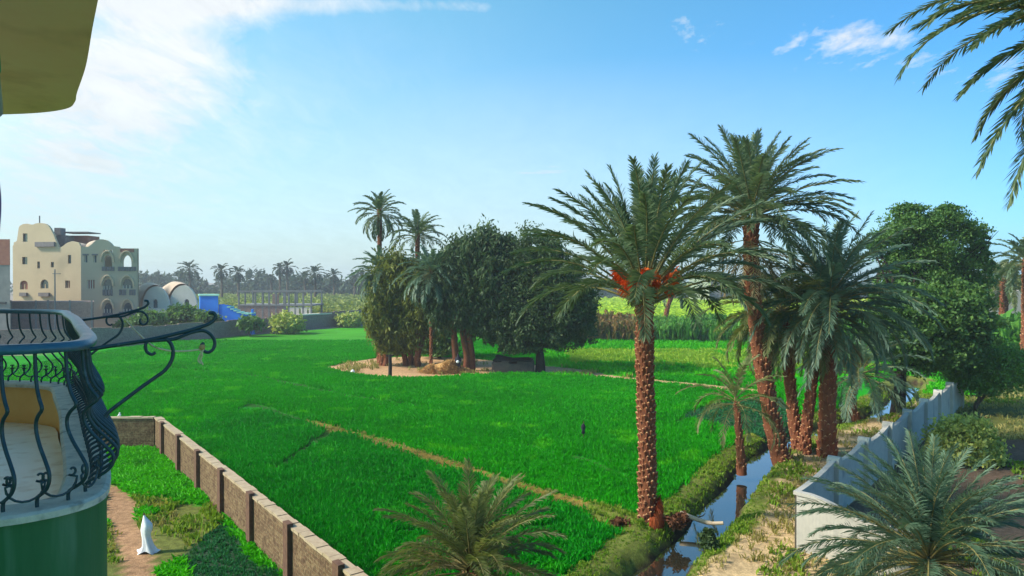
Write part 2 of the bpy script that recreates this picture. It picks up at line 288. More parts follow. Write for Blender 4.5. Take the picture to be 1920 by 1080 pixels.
# ------------------------------------------------------------------ layout on the ground
CANAL = np.array([(0.2,14.2),(2.0,16.6),(3.75,18.7),(5.4,21.1),(7.4,24.4),(9.3,27.6),(10.9,30.6),(14.0,35.0),(18.0,38.8),(22.4,41.9),(27.0,47.5),(33.0,56.0)])
PATH1 = np.array([G(585,795), G(700,828), G(860,880), G(1000,925), G(1130,965), G(1190,987)])
PATH2 = np.array([G(940,692), G(1060,698), G(1160,709), G(1290,721), G(1420,735)])
ISLE = np.array([G(603,690), G(650,680), G(700,672), G(780,668), G(880,672), G(1000,684), G(1080,692), G(1140,702), G(1060,703), G(960,701), G(880,704), G(820,709), G(760,710), G(690,706), G(640,699)])
GPATH = np.array([(-17.0,27.5), G(215,930), G(240,1000), G(258,1080), (-8.6,16.0)])
TEAL1 = np.array([G(325,968), G(430,962), (-9.3,22.3), (-4.8,16.6), (-7.4,16.6), G(345,1060)])
TEAL2 = np.array([G(1275,780), G(1340,757), G(1470,745), G(1500,800), G(1445,826), G(1370,806)])
WALL_A, WALL_B = np.array((-17.0,32.7)), np.array((-1.2,12.2))
CW0 = np.array((8.5,20.35)); CWS = np.array((2.49,2.86))
FURROWS = [np.array(q) for q in ([G(470,760), G(530,778), G(590,797)], [G(980,838), G(1090,862), G(1190,900)], [G(1270,792), G(1340,766), G(1450,750)], [G(300,690), G(480,706), G(640,742), G(800,765)], [G(760,1000), G(900,1010), G(1050,985)], [G(620,812), G(560,850), G(520,880)])]
def polyd(p, x, y):
    d = np.full(x.shape, 1e9)
    for a, b in zip(p[:-1], p[1:]):
        ab = b - a; t = np.clip(((x-a[0])*ab[0] + (y-a[1])*ab[1]) / (ab @ ab), 0, 1)
        d = np.minimum(d, np.hypot(x-a[0]-t*ab[0], y-a[1]-t*ab[1]))
    return d
def inside(p, x, y):
    r = np.zeros(x.shape, bool); j = len(p) - 1
    for i in range(len(p)):
        xi, yi = p[i]; xj, yj = p[j]
        c = ((yi > y) != (yj > y)) & (x < (xj-xi)*(y-yi)/(yj-yi+1e-12) + xi); r ^= c; j = i
    return r
def side(a, b, x, y): return (b[0]-a[0])*(y-a[1]) - (b[1]-a[1])*(x-a[0])      # >0: left of a->b
def lump(x, y, s, seed=0):
    r = np.random.RandomState(seed); o = np.zeros(np.shape(x))
    for k in range(10):
        a = r.rand()*6.28; f = (1.6**(k % 5))/s; o = o + np.sin(x*f*math.cos(a) + y*f*math.sin(a) + r.rand()*6.28)/(1.25**(k % 5))
    return o/5
def garden(x, y): return (side(WALL_A, WALL_B, x, y) < 0) & (y < 32.7)
def canal_right(x, y):
    best = np.full(x.shape, 1e9); sg = np.zeros(x.shape)
    for a, b in zip(CANAL[:-1], CANAL[1:]):
        ab = b - a; t = np.clip(((x-a[0])*ab[0] + (y-a[1])*ab[1]) / (ab @ ab), 0, 1)
        d = np.hypot(x-a[0]-t*ab[0], y-a[1]-t*ab[1]); s_ = side(a, b, x, y); k = d < best; best = np.where(k, d, best); sg = np.where(k, s_, sg)
    return sg < 0
def yard(x, y):
    a = CW0; b = CW0 + CWS*12
    return (side(a, b, x, y) < 0) & (side(CW0, CW0 + np.array((1.6,-1.75))*2, x, y) > 0) & (x < 90)
def height(x, y):
    d = polyd(CANAL, x, y) + 0.20*lump(x, y, 0.8, 3)
    h = np.where(d < 1.0, -0.80*np.clip((0.92-d)/0.70, 0, 1)**0.8, 0)
    h = h + 0.09*np.exp(-((d-1.5)/0.4)**2)
    near = np.clip((160-y)/100, 0, 1)
    h = h + 0.035*lump(x, y, 1.5, 5)*near
    p = polyd(PATH1, x, y); h = h + 0.14*np.exp(-((p-0.32)/0.16)**2) - 0.04*np.exp(-(p/0.15)**2)
    return h
def zones(x, y):
    x = np.asarray(x, float); y = np.asarray(y, float); z = np.full(x.shape, 0)     # 0 = wheat
    dc = polyd(CANAL, x, y); right = canal_right(x, y); g = garden(x, y); nz = lump(x, y, 0.9, 9); nb = lump(x, y, 3.0, 12)
    pd = polyd(PATH1, x, y)
    # lower wheat: between path 1 and the garden wall
    low = (side(PATH1[0], PATH1[-1], x, y) < 0) & (x > PATH1[0][0] - 6)
    z[low] = 1
    far = (y > 57) & (x > 3.0); z[far] = 2                                          # brighter flowering field behind the grove
    z[(y > 62) & (y < 78) & (x > 6) & (nb > -0.25)] = 3
    z[(y > 92)] = 13
    z[(y > 92) & (x > 6)] = 4
    z[(y > 128) & (x < 6)] = 5
    bl = (-26.4 - x)/30.0
    z[(x < -26) & (y > 82 + (x+51)*1.72)] = 6                                         # waste ground beyond the mud wall
    z[right] = 7
    z[right & (y > 48)] = 2
    z[right & (y < 46) & (dc > 1.4 + 0.6*nz)] = 8                                     # dirt track and yard
    z[right & (dc <= 1.4 + 0.6*nz)] = 7
    z[(~right) & (dc < 1.75 + 0.3*nz)] = 7
    z[(pd < 0.40 + 0.08*nz)] = 9
    z[(polyd(PATH1[-2:], x, y) < 0.9 + 0.4*nz) & (x > 2.6)] = 7
    z[(polyd(PATH2, x, y) < 0.9)] = 10
    fd = np.min([polyd(q, x, y) for q in FURROWS], 0); z[np.isin(z, (0, 1)) & (fd < 0.26*(1 + 0.6*nz)*np.clip(y/30, 0.8, 2.2))] = 18
    z[inside(ISLE, x, y)] = 10
    z[inside(TEAL2, x, y) & ~right] = 11
    z[g] = 12
    z[g & inside(TEAL1, x + 0.3*nz, y + 0.3*nz)] = 11
    z[g & (y < 25.0 + nz) & (x < -9.7 + 0.6*nz) & (nb > -0.1)] = 14                 # worn weedy ground
    z[g & (polyd(GPATH, x, y) < 0.42 + 0.2*nz)] = 15
    yd = yard(x, y); z[yd] = 16
    z[yd & (y > 34 + 2*nz) & (x > 25)] = 14
    z[dc < 0.72] = 17
    return z
ZC = {0:(0.01,0.22,0.003), 1:(0.006,0.17,0.008), 2:(0.05,0.42,0.004), 3:(0.19,0.46,0.02), 4:(0.40,0.50,0.02), 5:(0.16,0.17,0.06), 6:(0.27,0.21,0.17),
      7:(0.13,0.15,0.03), 8:(0.46,0.32,0.17), 9:(0.17,0.12,0.025), 10:(0.50,0.29,0.15), 11:(0.03,0.06,0.03), 12:(0.03,0.22,0.003),
      13:(0.05,0.26,0.01), 14:(0.12,0.13,0.03), 15:(0.34,0.19,0.10), 16:(0.13,0.085,0.055), 17:(0.05,0.035,0.02), 18:(0.02,0.09,0.01)}
def build_ground():
    xs = np.concatenate([[-3000,-1500,-800,-450,-300,-220], np.arange(-170,-44,6.0), np.arange(-44,-22,0.9), np.arange(-22,34,0.24), np.arange(34,70,1.2), np.arange(70,180,8.0), [220,300,450,800,1500,3000]])
    ys = np.concatenate([[-120,-60,-20,0], np.arange(5,14,1.0), np.arange(14,46,0.24), np.arange(46,75,0.5), np.arange(75,135,1.2), np.arange(135,300,10), [340,420,550,800,1300,2200,3600]])
    X, Y = np.meshgrid(xs, ys); Z = height(X, Y); zn = zones(X.ravel(), Y.ravel())
    col = np.array([ZC[k] for k in zn]); col = np.concatenate([col, np.ones((len(col), 1))], 1)
    nx, ny = len(xs), len(ys); i = np.arange(ny-1)[:, None]*nx + np.arange(nx-1)[None]; i = i.ravel()
    mb = MB(); mb.add(np.stack([X.ravel(), Y.ravel(), Z.ravel()], 1), np.stack([i, i+1, i+nx+1, i+nx], 1), 0, True)
    m_ = bpy.data.materials.new('field_ground'); m_.use_nodes = True; nt = m_.node_tree; N = nt.nodes; L = nt.links; b = N['Principled BSDF']
    b.inputs['Roughness'].default_value = 0.95; b.inputs['Specular IOR Level'].default_value = 0.1
    a = N.new('ShaderNodeVertexColor'); a.layer_name = 'Col'; tc = N.new('ShaderNodeTexCoord')
    cur = a.outputs[0]
    for sc, lo, hi, st in ((0.05,0.82,1.2,(1,1,1)), (0.35,0.80,1.22,(0.5,1.6,1)), (5.0,0.7,1.3,(1,1,1)), (26.0,0.75,1.25,(1,1,1))):
        mp = N.new('ShaderNodeMapping'); mp.inputs['Scale'].default_value = st; L.new(tc.outputs['Object'], mp.inputs[0])
        n = N.new('ShaderNodeTexNoise'); n.inputs['Scale'].default_value = sc; n.inputs['Detail'].default_value = 5; L.new(mp.outputs[0], n.inputs['Vector'])
        r = N.new('ShaderNodeMapRange'); r.inputs[1].default_value = 0.3; r.inputs[2].default_value = 0.7; r.inputs[3].default_value = lo; r.inputs[4].default_value = hi; L.new(n.outputs[0], r.inputs[0])
        mm = N.new('ShaderNodeMix'); mm.data_type = 'RGBA'; mm.blend_type = 'MULTIPLY'; mm.inputs[0].default_value = 1; L.new(cur, mm.inputs['A']); L.new(r.outputs[0], mm.inputs['B']); cur = mm.outputs['Result']
    L.new(cur, b.inputs['Base Color'])
    bp = N.new('ShaderNodeBump'); bp.inputs['Strength'].default_value = 0.5; bp.inputs['Distance'].default_value = 0.05; L.new(n.outputs[0], bp.inputs['Height']); L.new(bp.outputs[0], b.inputs['Normal'])
    tag(mb.build('ground', m_, attr=col), kind='structure')
build_ground()
def build_water():
    mb = MB(); p = smooth_path(CANAL, 8); T = np.gradient(p, axis=0); T /= np.linalg.norm(T, axis=1)[:, None]; Nn = np.stack([-T[:, 1], T[:, 0]], 1)
    V = np.concatenate([np.c_[p + Nn*1.25, np.full(len(p), -0.40)], np.c_[p - Nn*1.25, np.full(len(p), -0.40)]]); n = len(p); i = np.arange(n-1)
    mb.add(V, np.stack([i+n, i+1+n, i+1, i], 1), 0, True)
    m_ = mat('canal_water', (0.02,0.018,0.012), (0.03,0.028,0.018), 1, 0.02, 0.05, 3.0, spec=1.0, bdist=0.02)
    m_.node_tree.nodes['Principled BSDF'].inputs['IOR'].default_value = 1.6
    m_.node_tree.nodes['Principled BSDF'].inputs['Coat Weight'].default_value = 0.5; m_.node_tree.nodes['Principled BSDF'].inputs['Coat IOR'].default_value = 2.2
    m_.node_tree.nodes['Principled BSDF'].inputs['Coat Roughness'].default_value = 0.02
    tag(mb.build('water', m_), kind='structure')
build_water()
# ------------------------------------------------------------------ ground cover
def scatter(name, mats, zset, x0, x1, y0, y1, dens, D0, h, wdt, seed, label, cat, blades=4, lean=0.45, extra=None, dmin=0.0, grow=0.7, zoff=0.0, var=0.25):
    r = np.random.RandomState(seed); area = (x1-x0)*(y1-y0); tot = []
    steps = [(y0, y1)] if y1 - y0 < 20 else [(a, min(a*1.35, y1)) for a in [y0*1.35**k for k in range(12)] if a < y1]
    for a, b in steps:
        dd = dens*min(1.0, (D0/a)**2)
        n = int((x1-x0)*(b-a)*max(dd, dmin))
        x = r.uniform(x0, x1, n); y = r.uniform(a, b, n)
        k = (np.abs(x) < y*0.86 + 3)
        x, y = x[k], y[k]; k = np.isin(zones(x, y), zset)
        if extra is not None: k &= extra(x, y)
        tot.append(np.stack([x[k], y[k]], 1))
    p = np.concatenate(tot); n = len(p)
    if n == 0: print('EMPTY', name); return
    z = height(p[:, 0], p[:, 1]) + zoff; sc = np.maximum(1, (p[:, 1]/D0)**grow) * r.uniform(0.65, 1.35, n) * (1 + var*lump(p[:, 0], p[:, 1], 1.0 if var > 0.3 else 1.6, seed))
    V = []; 
    for b_ in range(blades):
        th = r.uniform(0, 6.283, n); dx, dy = np.cos(th), np.sin(th); ln = r.uniform(0.1, lean*2, n)*h*sc; hh = h*r.uniform(0.6, 1.15, n)*np.minimum(sc, 1.5)
        bw = wdt*sc*0.5; ox = r.normal(0, 1, n)*h*0.35*sc; oy = r.normal(0, 1, n)*h*0.35*sc
        bx, by = p[:, 0]+ox, p[:, 1]+oy; px, py = -dy*bw, dx*bw
        q = np.stack([np.stack([bx-px*0.5, by-py*0.5, z-0.02], 1), np.stack([bx+px*0.5, by+py*0.5, z-0.02], 1),
                      np.stack([bx+px+dx*ln*0.45, by+py+dy*ln*0.45, z+hh*0.65], 1), np.stack([bx+dx*ln, by+dy*ln, z+hh], 1), np.stack([bx-px+dx*ln*0.45, by-py+dy*ln*0.45, z+hh*0.65], 1)], 1)
        V.append(q.reshape(-1, 3))
    V = np.concatenate(V); m = len(V)//5; f = np.arange(m)[:, None]*5 + np.arange(5)[None]
    mb = MB(); mb.add(V, f); print(name, n)
    return tag(mb.build(name, mats), label, cat, kind='stuff')
notch = lambda x, y: lump(x, y, 5.0, 31) < 0.75
scatter('wheat_crop', M_['wheat'], [0], -46, 22, 20, 124, 110, 24, 0.18, 0.045, 1, 'bright green young wheat covering the big field beyond the earth ridge', 'crop', extra=lambda x, y: x > -52 + (y-82)*0.58)
scatter('lower_wheat_crop', M_['wheat_low'], [1], -18, 5, 14.5, 42, 130, 20, 0.17, 0.048, 2, 'deep green young wheat between the brick wall and the earth ridge', 'crop')
scatter('clover_crop', M_['clover'], [12], -32, -5, 14.5, 32.3, 120, 20, 0.15, 0.07, 3, 'bright clover growing inside the brick walled garden', 'crop', lean=0.8)
scatter('dark_crop_patch', M_['teal'], [11], -14, 17, 14.5, 46, 110, 20, 0.08, 0.04, 4, 'dark blue green crop patches in the garden corner and beside the canal palms', 'crop')  # darker blue green blades inside the two TEAL outlines
scatter('flowering_crop', M_['mustard'], [3], 2, 60, 56, 92, 22, 56, 0.35, 0.12, 5, 'yellow flecked flowering crop in the field behind the round dark tree', 'crop')
scatter('field_grass', M_['clover'], [2], 2, 70, 46, 92, 10, 56, 0.3, 0.12, 6, 'lush green crop in the strip behind the grove', 'crop')
scatter('bank_grass', M_['bank'], [7], -3, 34, 14.5, 50, 80, 20, 0.08, 0.032, 7, 'olive and yellow grass along both banks of the canal', 'grass', var=0.9)
scatter('ridge_grass', M_['dry'], [9], -12, 5, 20, 40, 34, 24, 0.09, 0.03, 8, 'dry grass along the narrow earth ridge across the field', 'grass')
scatter('track_grass', M_['dry'], [8, 14], -16, 45, 14.5, 48, 22, 18, 0.14, 0.035, 9, 'dry straw coloured grass on the worn dirt ground', 'grass', extra=lambda x, y: lump(x, y, 1.3, 44) > np.where(x < 0, 0.25, -0.35))
scatter('weed_cover', M_['bank'], [8, 14, 16], -16, 45, 14.5, 46, 30, 18, 0.16, 0.06, 10, 'green weeds growing in patches over the worn dirt ground', 'weeds', extra=lambda x, y: lump(x, y, 1.9, 45) > np.where(x < 0, -0.25, 0.28))
scatter('isle_grass', M_['dry'], [10], -18, 12, 54, 72, 5, 55, 0.3, 0.08, 11, 'dry grass tufts on the sandy patch under the grove', 'grass', extra=lambda x, y: (lump(x, y, 1.6, 46) > 0.2))
# ------------------------------------------------------------------ palms
def frond(mb, base, az, e0, bend, L_, rnd, nl=40, lw=0.045, ll=0.5, mi=0, mr=1, curl=0.0, stem=0.16):
    n = 9; s = np.linspace(0, 1, n); e = np.radians(e0 - bend*s**1.5); azs = az + curl*s**1.5
    d = np.stack([np.cos(e)*np.cos(azs), np.cos(e)*np.sin(azs), np.sin(e)], 1)
    p = np.zeros((n, 3)); p[0] = base
    for i in range(1, n): p[i] = p[i-1] + (d[i-1]+d[i])*0.5*L_/(n-1)
    mb.tube(p, np.linspace(0.028, 0.006, n)*L_/4*1.3, 4, mr, False)
    t = np.repeat(np.linspace(stem, 0.995, nl), 2); t = t + rnd.uniform(-0.5, 0.5, len(t))/nl*0.8; t = np.clip(t, 0.05, 1)
    sg = np.tile([1.0, -1.0], nl)
    Pp = np.stack([np.interp(t, s, p[:, k]) for k in range(3)], 1); Tt = np.stack([np.interp(t, s, d[:, k]) for k in range(3)], 1)
    S_ = np.cross(Tt, (0, 0, 1.0)); S_ /= (np.linalg.norm(S_, axis=1)[:, None] + 1e-6); U = np.cross(S_, Tt)
    q = np.clip((t-stem)/(1-stem), 0, 1); prof = np.clip(0.35 + 2.6*q, 0, 1)*(1-0.55*q**3)*rnd.uniform(0.8, 1.15, len(t))
    ang = np.radians(62 - 34*q + rnd.uniform(-8, 8, len(t))); lift = rnd.uniform(-0.15, 0.75, len(t))
    D_ = Tt*np.cos(ang)[:, None] + (S_*sg[:, None]*np.cos(lift)[:, None] + U*np.sin(lift)[:, None])*np.sin(ang)[:, None]
    ln = (ll*prof)[:, None]; W = np.cross(D_, U*0.6 + S_*sg[:, None]*0.4); W /= (np.linalg.norm(W, axis=1)[:, None]+1e-6); W = W*lw*0.5
    dr = np.zeros_like(D_); dr[:, 2] = -1
    m1 = Pp + D_*ln*0.55 + dr*ln*0.05; m2 = Pp + D_*ln + dr*ln*0.20
    V = np.stack([Pp - W*0.5, Pp + W*0.5, m1 + W, m2, m1 - W], 1).reshape(-1, 3)
    f = np.arange(len(t))[:, None]*5 + np.arange(5)[None]
    mb.add(V, f, mi)
def crown(n, L_, base, seed, e_hi=86, e_lo=-5, bend=(45, 95), nl=38, lw=0.045, ll=0.5, rb=0.18, az_rng=None, power=0.8, hgt=0.5, stem=0.16):
    r = np.random.RandomState(seed); mb = MB()
    for i in range(n):
        k = (i+0.5)/n; e = e_hi + (e_lo-e_hi)*k**power + r.uniform(-6, 6); az = i*2.39996 + r.uniform(-0.25, 0.25)
        if az_rng: az = az_rng[0] + (az_rng[1]-az_rng[0])*r.rand()
        b = np.array(base) + np.array((math.cos(az)*rb*k, math.sin(az)*rb*k, hgt*(0.5-k)))
        bd = bend[0] + (bend[1]-bend[0])*k + r.uniform(-10, 12)
        frond(mb, b, az, e, bd, L_*r.uniform(0.86, 1.1)*(0.8+0.25*min(1, k*3)), r, nl, lw, ll, curl=r.uniform(-0.3, 0.3), stem=stem)
    return mb
def trunk(path, r0, r1, rows, seed, per=11, out=0.07, flare=1.25, frac=1.0):
    rows = max(6, int(rows*0.64))
    mb = MB(); r = np.random.RandomState(seed); p = smooth_path(path, 5); s = np.linspace(0, 1, len(p))
    rad = r0 + (r1-r0)*s; rad = rad*(1 + (flare-1)*np.exp(-s*9)) * (1 + 0.05*np.sin(s*23+seed) + 0.04*np.sin(s*41))
    mb.tube(p, rad*0.93, 14, 0)
    V = []; Vt = []
    for i in range(rows):
        t = (i+0.5)/rows
        if t > frac: break
        c = np.array([np.interp(t, s, p[:, k]) for k in range(3)]); rr = np.interp(t, s, rad); h = np.linalg.norm(p[-1]-p[0])/rows
        for j in range(per):
            a = 6.2832*(j + 0.5*(i % 2))/per + r.uniform(-0.12, 0.12); zo = h*((j*3) % per)/per*1.0 + r.uniform(-.2, .2)*h; da = 3.1416/per*0.92; q = h*r.uniform(0.75, 1.0)
            ex = out*r.uniform(0.25, 0.95)
            def pt(an, rad_, z): return (c[0]+rad_*math.cos(an), c[1]+rad_*math.sin(an), c[2]+z+zo)
            lo = pt(a, rr*0.90, -q*0.9); le = pt(a-da, rr*0.92, q*0.25); ri = pt(a+da, rr*0.92, q*0.25); tl = pt(a-da*0.3, rr+ex, q*0.42); tr = pt(a+da*0.3, rr+ex, q*0.42); bk = pt(a, rr*0.92, q*0.62)
            V.append((lo, le, tl, tr, ri, bk))
    if V:
        V = np.array(V).reshape(-1, 3); k = np.arange(len(V)//6)[:, None]*6
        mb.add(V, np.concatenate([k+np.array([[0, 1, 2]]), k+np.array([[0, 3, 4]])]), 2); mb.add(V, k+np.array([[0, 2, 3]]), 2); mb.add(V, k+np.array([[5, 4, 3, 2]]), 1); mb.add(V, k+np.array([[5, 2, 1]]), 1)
    return mb
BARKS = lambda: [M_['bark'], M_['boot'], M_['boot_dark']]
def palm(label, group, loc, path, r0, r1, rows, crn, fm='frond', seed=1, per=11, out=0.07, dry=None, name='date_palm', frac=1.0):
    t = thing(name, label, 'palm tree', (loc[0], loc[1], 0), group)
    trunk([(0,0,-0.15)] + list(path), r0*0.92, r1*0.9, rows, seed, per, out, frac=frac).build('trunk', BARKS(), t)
    crn.build('crown', [M_[fm], M_['rachis']], t)
    if dry: dry.build('dry_fronds', [M_['frond_dry'], M_['rachis']], t)
    return t
def skirt(n, L_, base, seed, e=(-35, -70), lw=0.05, ll=0.4, nl=26, rb=0.2):
    r = np.random.RandomState(seed); mb = MB()
    for i in range(n):
        az = r.rand()*6.283; frond(mb, np.array(base)+np.array((math.cos(az)*rb, math.sin(az)*rb, r.uniform(-0.4, 0.2))), az, r.uniform(e[1], e[0]), r.uniform(10, 40), L_*r.uniform(0.7, 1.1), r, nl, lw, ll)
    return mb
def at_h(v, D): return EYE - (v - HY)*D/F
# the main palm by the canal
g = G(1215, 985); D = g[1]
t = palm('tall palm alone at the canal corner with orange date stalks under an upright crown', None, g, [(-0.02,0,2.5), (-0.1,0,5), (-0.12,0,7.35)], 0.30, 0.33, 62, crown(72, 4.4, (-0.12,0,7.6), 11, 89, 22, (12, 82), 80, 0.042, 0.60, 0.30, power=1.0, hgt=0.7, stem=0.27), 'frond', 3, 13, 0.06)
mb = MB(); r = np.random.RandomState(7)
for i in range(22):                            # cut leaf bases fanning out below the crown
    az = i*2.4; frond(mb, np.array((-0.12+0.28*math.cos(az), 0.28*math.sin(az), 7.0+0.25*r.rand())), az, r.uniform(50, 72), 12, r.uniform(0.9, 1.7), r, 3, 0.03, 0.2, 1, 0)
mb.build('leaf_base', [M_['rachis'], M_['frond']], t)
for k, az in enumerate((3.25, 3.6, 4.05, 4.5, 4.95, 5.5, 6.0, 2.9)):
    mb = MB(); e0 = r.uniform(48, 68); b0 = np.array((-0.12 + 0.2*math.cos(az), 0.2*math.sin(az), 7.2)); Lr = r.uniform(1.0, 1.35)
    tip = b0 + np.array((math.cos(az)*math.cos(R(e0)), math.sin(az)*math.cos(R(e0)), math.sin(R(e0))))*Lr
    mb.tube([b0, (b0+tip)/2+np.array((0,0,0.04)), tip], [0.025, 0.022, 0.016], 5, 0)
    for q in range(70):
        a2 = az + r.normal(0, 0.55); e = R(r.uniform(-55, 75)); d0 = np.array((math.cos(a2)*math.cos(e), math.sin(a2)*math.cos(e), math.sin(e))); l_ = r.uniform(0.25, 0.5)
        st = b0 + (tip-b0)*r.uniform(0.6, 1); a_ = st + d0*l_*0.6; b_ = st + d0*l_ + np.array((0,0,-0.12)); wv = np.cross(d0, (0,0,1))*0.014
        mb.add([st-wv, st+wv, a_+wv*1.3, b_, a_-wv*1.3], np.array([[0,1,2,3,4]]), 0)
    mb.build('date_stalk', [M_['dates']], t)
# orange root mat at the foot
mb = MB(); pass
for q in range(2600):
    a2 = r.uniform(-1.9, 0.9); zz = r.uniform(-0.05, 0.35) + r.uniform(0, 0.75)*abs(math.cos(a2*0.9)); rr_ = 0.31 - 0.10*max(0, zz-0.4) + r.uniform(-0.04, 0.07); l_ = r.uniform(0.10, 0.30); c0 = np.array((0.10+rr_*math.cos(a2), -0.12+rr_*math.sin(a2), zz)); e1 = c0 + np.array((math.cos(a2)*0.06+r.normal(0,.04), math.sin(a2)*0.06+r.normal(0,.04), -l_)); wv = np.array((-math.sin(a2), math.cos(a2), 0))*0.02
    mb.add([c0-wv, c0+wv, e1], np.array([[0,1,2]]), 0)
mb.build('root_mat', mat('orange_fibre', (0.26,0.04,0.012), (0.52,0.12,0.03), 14, 0.95, 0.8, 40, island=0.5), t)
# second palm
g = G(1468, 866); D = g[1]; X0 = g[0]
def px(u, v, D_, g_): return ((u-CX)/F*D_ - g_[0], 0.0, at_h(v, D_))
palm('tallest date palm of the clump with a high round crown and long bare leaning trunk', 'date palms clustered beside the canal', g,
     [px(1448,790,D,g), px(1432,700,D,g), px(1416,600,D,g), px(1408,500,D,g), px(1408,415,D,g)], 0.40, 0.34, 62, crown(78, 4.0, px(1408,398,D,g), 21, 88, -4, (18, 84), 74, 0.046, 0.60, 0.28, power=0.8, hgt=0.8), 'frond', 5, 12, 0.07,
     dry=skirt(22, 2.9, px(1408,455,D,g), 22, (-8, -65)))
# clump with bluish crown: three stems
g3 = G(1552, 856); D = g3[1]
palm('thick stemmed palm of the clump with a broad blue green crown', 'date palms clustered beside the canal', g3, [px(1553,740,D,g3), px(1556,640,D,g3), px(1556,585,D,g3)], 0.42, 0.36, 34,
     crown(70, 4.3, px(1556,560,D,g3), 31, 88, -12, (26, 88), 66, 0.045, 0.60, 0.3, power=0.75, hgt=0.8), 'frond_blue', 6, 12, 0.04, dry=skirt(10, 2.2, px(1556,610,D,g3), 32, (-25,-75)))
g4 = G(1508, 852); D = g4[1] 
palm('slender palm of the clump whose trunk leans right from a shared foot', 'date palms clustered beside the canal', g4, [px(1515,790,D,g4), px(1526,700,D,g4), px(1534,640,D,g4), px(1537,615,D,g4)], 0.27, 0.25, 36,
     crown(46, 3.4, px(1538,600,D,g4), 41, 84, -20, (35, 92), 60, 0.045, 0.54, 0.25), 'frond_blue', 7, 10, 0.06, dry=skirt(12, 2.0, px(1538,630,D,g4), 42, (-25,-75)))
g5 = G(1500, 846); D = g5[1]
palm('palm of the clump leaning left with pale drooping fronds hiding its top', 'date palms clustered beside the canal', g5, [px(1490,790,D,g5), px(1482,720,D,g5), px(1474,650,D,g5), px(1468,610,D,g5)], 0.30, 0.26, 34,
     crown(48, 3.6, px(1466,585,D,g5), 51, 75, -30, (40, 85), 60, 0.045, 0.54, 0.25), 'frond_olive', 8, 10, 0.06, dry=skirt(22, 2.4, px(1466,610,D,g5), 52, (-15,-70)))
# low palms
g6 = G(1392, 884); D = g6[1]
palm('thin young palm with sparse drooping crown standing at the canal edge', None, g6, [px(1388,830,D,g6), px(1383,780,D,g6), px(1381,765,D,g6)], 0.20, 0.12, 18,
     crown(22, 2.5, px(1380,752,D,g6), 61, 82, -5, (40, 110), 30, 0.045, 0.36, 0.1), 'frond_olive', 9, 8, 0.04)
g7 = G(1606, 782); D = g7[1]
palm('low dark palm with short curving double stem behind the clump', None, g7, [px(1595,755,D,g7), px(1600,735,D,g7), px(1612,715,D,g7)], 0.30, 0.24, 12,
     crown(44, 3.7, px(1615,700,D,g7), 71, 80, -20, (45, 95), 60, 0.05, 0.54, 0.2), 'frond_blue', 10, 9, 0.04)
# near bush palms at the bottom
D = 15.0
c = crown(62, 2.2, (0,0,1.75), 81, 87, 6, (20, 80), 76, 0.021, 0.36, 0.16, power=0.9, hgt=0.35)
palm('brownish young palm with upright tattered fronds in front of the brick wall', None, ((882-CX)/F*D, D), [(0,0,0.7), (0,0,1.5)], 0.26, 0.22, 12, c, 'frond_olive', 11, 10, 0.05,
     dry=skirt(14, 1.6, (0,0,1.75), 82, (45, -40), 0.028, 0.28, 34))
D = 15.4
c = crown(120, 2.9, (0,0,1.75), 91, 88, -22, (30, 85), 80, 0.023, 0.40, 0.3, power=0.85, hgt=0.5)
palm('wide bushy grey green palm spreading in front of the near end of the concrete wall', None, ((1745-CX)/F*D, D), [(0,0,0.7), (0,0,1.4)], 0.32, 0.26, 10, c, 'frond_blue', 12, 10, 0.05,
     dry=skirt(12, 1.9, (0,0,1.7), 92, (20, -50), 0.03, 0.3, 34))
# overhanging crown top right (trunk stands outside the frame)
D = 11.0; hx = (2110-CX)/F*D; hz = at_h(20, D)
t = thing('date_palm', 'near tall palm whose long drooping fronds hang into the sky at the top right', 'palm tree', (hx, D, 0))
trunk([(0,0,-0.15), (0.1,0,4), (0,0,8), (0,0,hz-0.3)], 0.36, 0.30, 50, 13, 11).build('trunk', BARKS(), t)
mb = crown(34, 3.2, (0,0,hz), 101, 88, 20, (40, 95), 76, 0.03, 0.38, 0.2)
r = np.random.RandomState(5)
for az, e0, bd, L_ in ((3.1,-48,30,3.5), (3.25,-62,20,3.3), (2.95,-36,34,3.2), (3.05,22,62,2.9), (3.25,8,52,2.75), (2.9,-8,45,2.6), (3.35,-22,40,2.3), (3.1,-42,36,2.7), (3.0,-54,30,3.2), (3.4,-60,26,2.6), (2.7,30,60,3.0), (3.5,40,70,3.0), (3.7,-30,40,2.4), (4.1,-40,30,2.2), (2.4,-20,50,2.6)):
    frond(mb, np.array((-0.1,0,hz-0.1)), az, e0, bd, L_, r, 92, 0.038, 0.40)
mb.build('crown', [M_['frond'], M_['rachis']], t)
# palms of the grove
def plain_palm(label, group, u, vbase, vtop, L_, n, seed, fm='frond', r0=0.28, low=-25, lean=0, ub=None, lw=0.09, D=None, rows=40):
    D = D or G(u, vbase)[1]; ub = ub if ub is not None else u; gg = ((ub-CX)/F*D, D)
    top = (((u-CX)/F*D - gg[0]), 0, at_h(vtop, D))
    return palm(label, group, gg, [(top[0]*0.35, 0, top[2]*0.5), (top[0]*0.8, 0, top[2]*0.85), top], r0, r0*0.8, rows, crown(n, L_, top, seed, 85, low, (45, 95), 34, lw, L_*0.17, 0.2), fm, seed, 8, 0.05)
plain_palm('highest palm above the left end of the grove with a small dark crown', 'palms growing in the grove', 712, 680, 400, 2.7, 44, 111, 'frond', 0.27, -40, D=66)
plain_palm('shorter tall palm above the grove with a spreading open crown', 'palms growing in the grove', 783, 680, 442, 3.0, 34, 112, 'frond', 0.27, -5, D=64)
plain_palm('low palm with grey fronds at the left edge of the grove', 'palms growing in the grove', 716, 672, 512, 3.1, 56, 113, 'frond_blue', 0.30, -40, D=65)
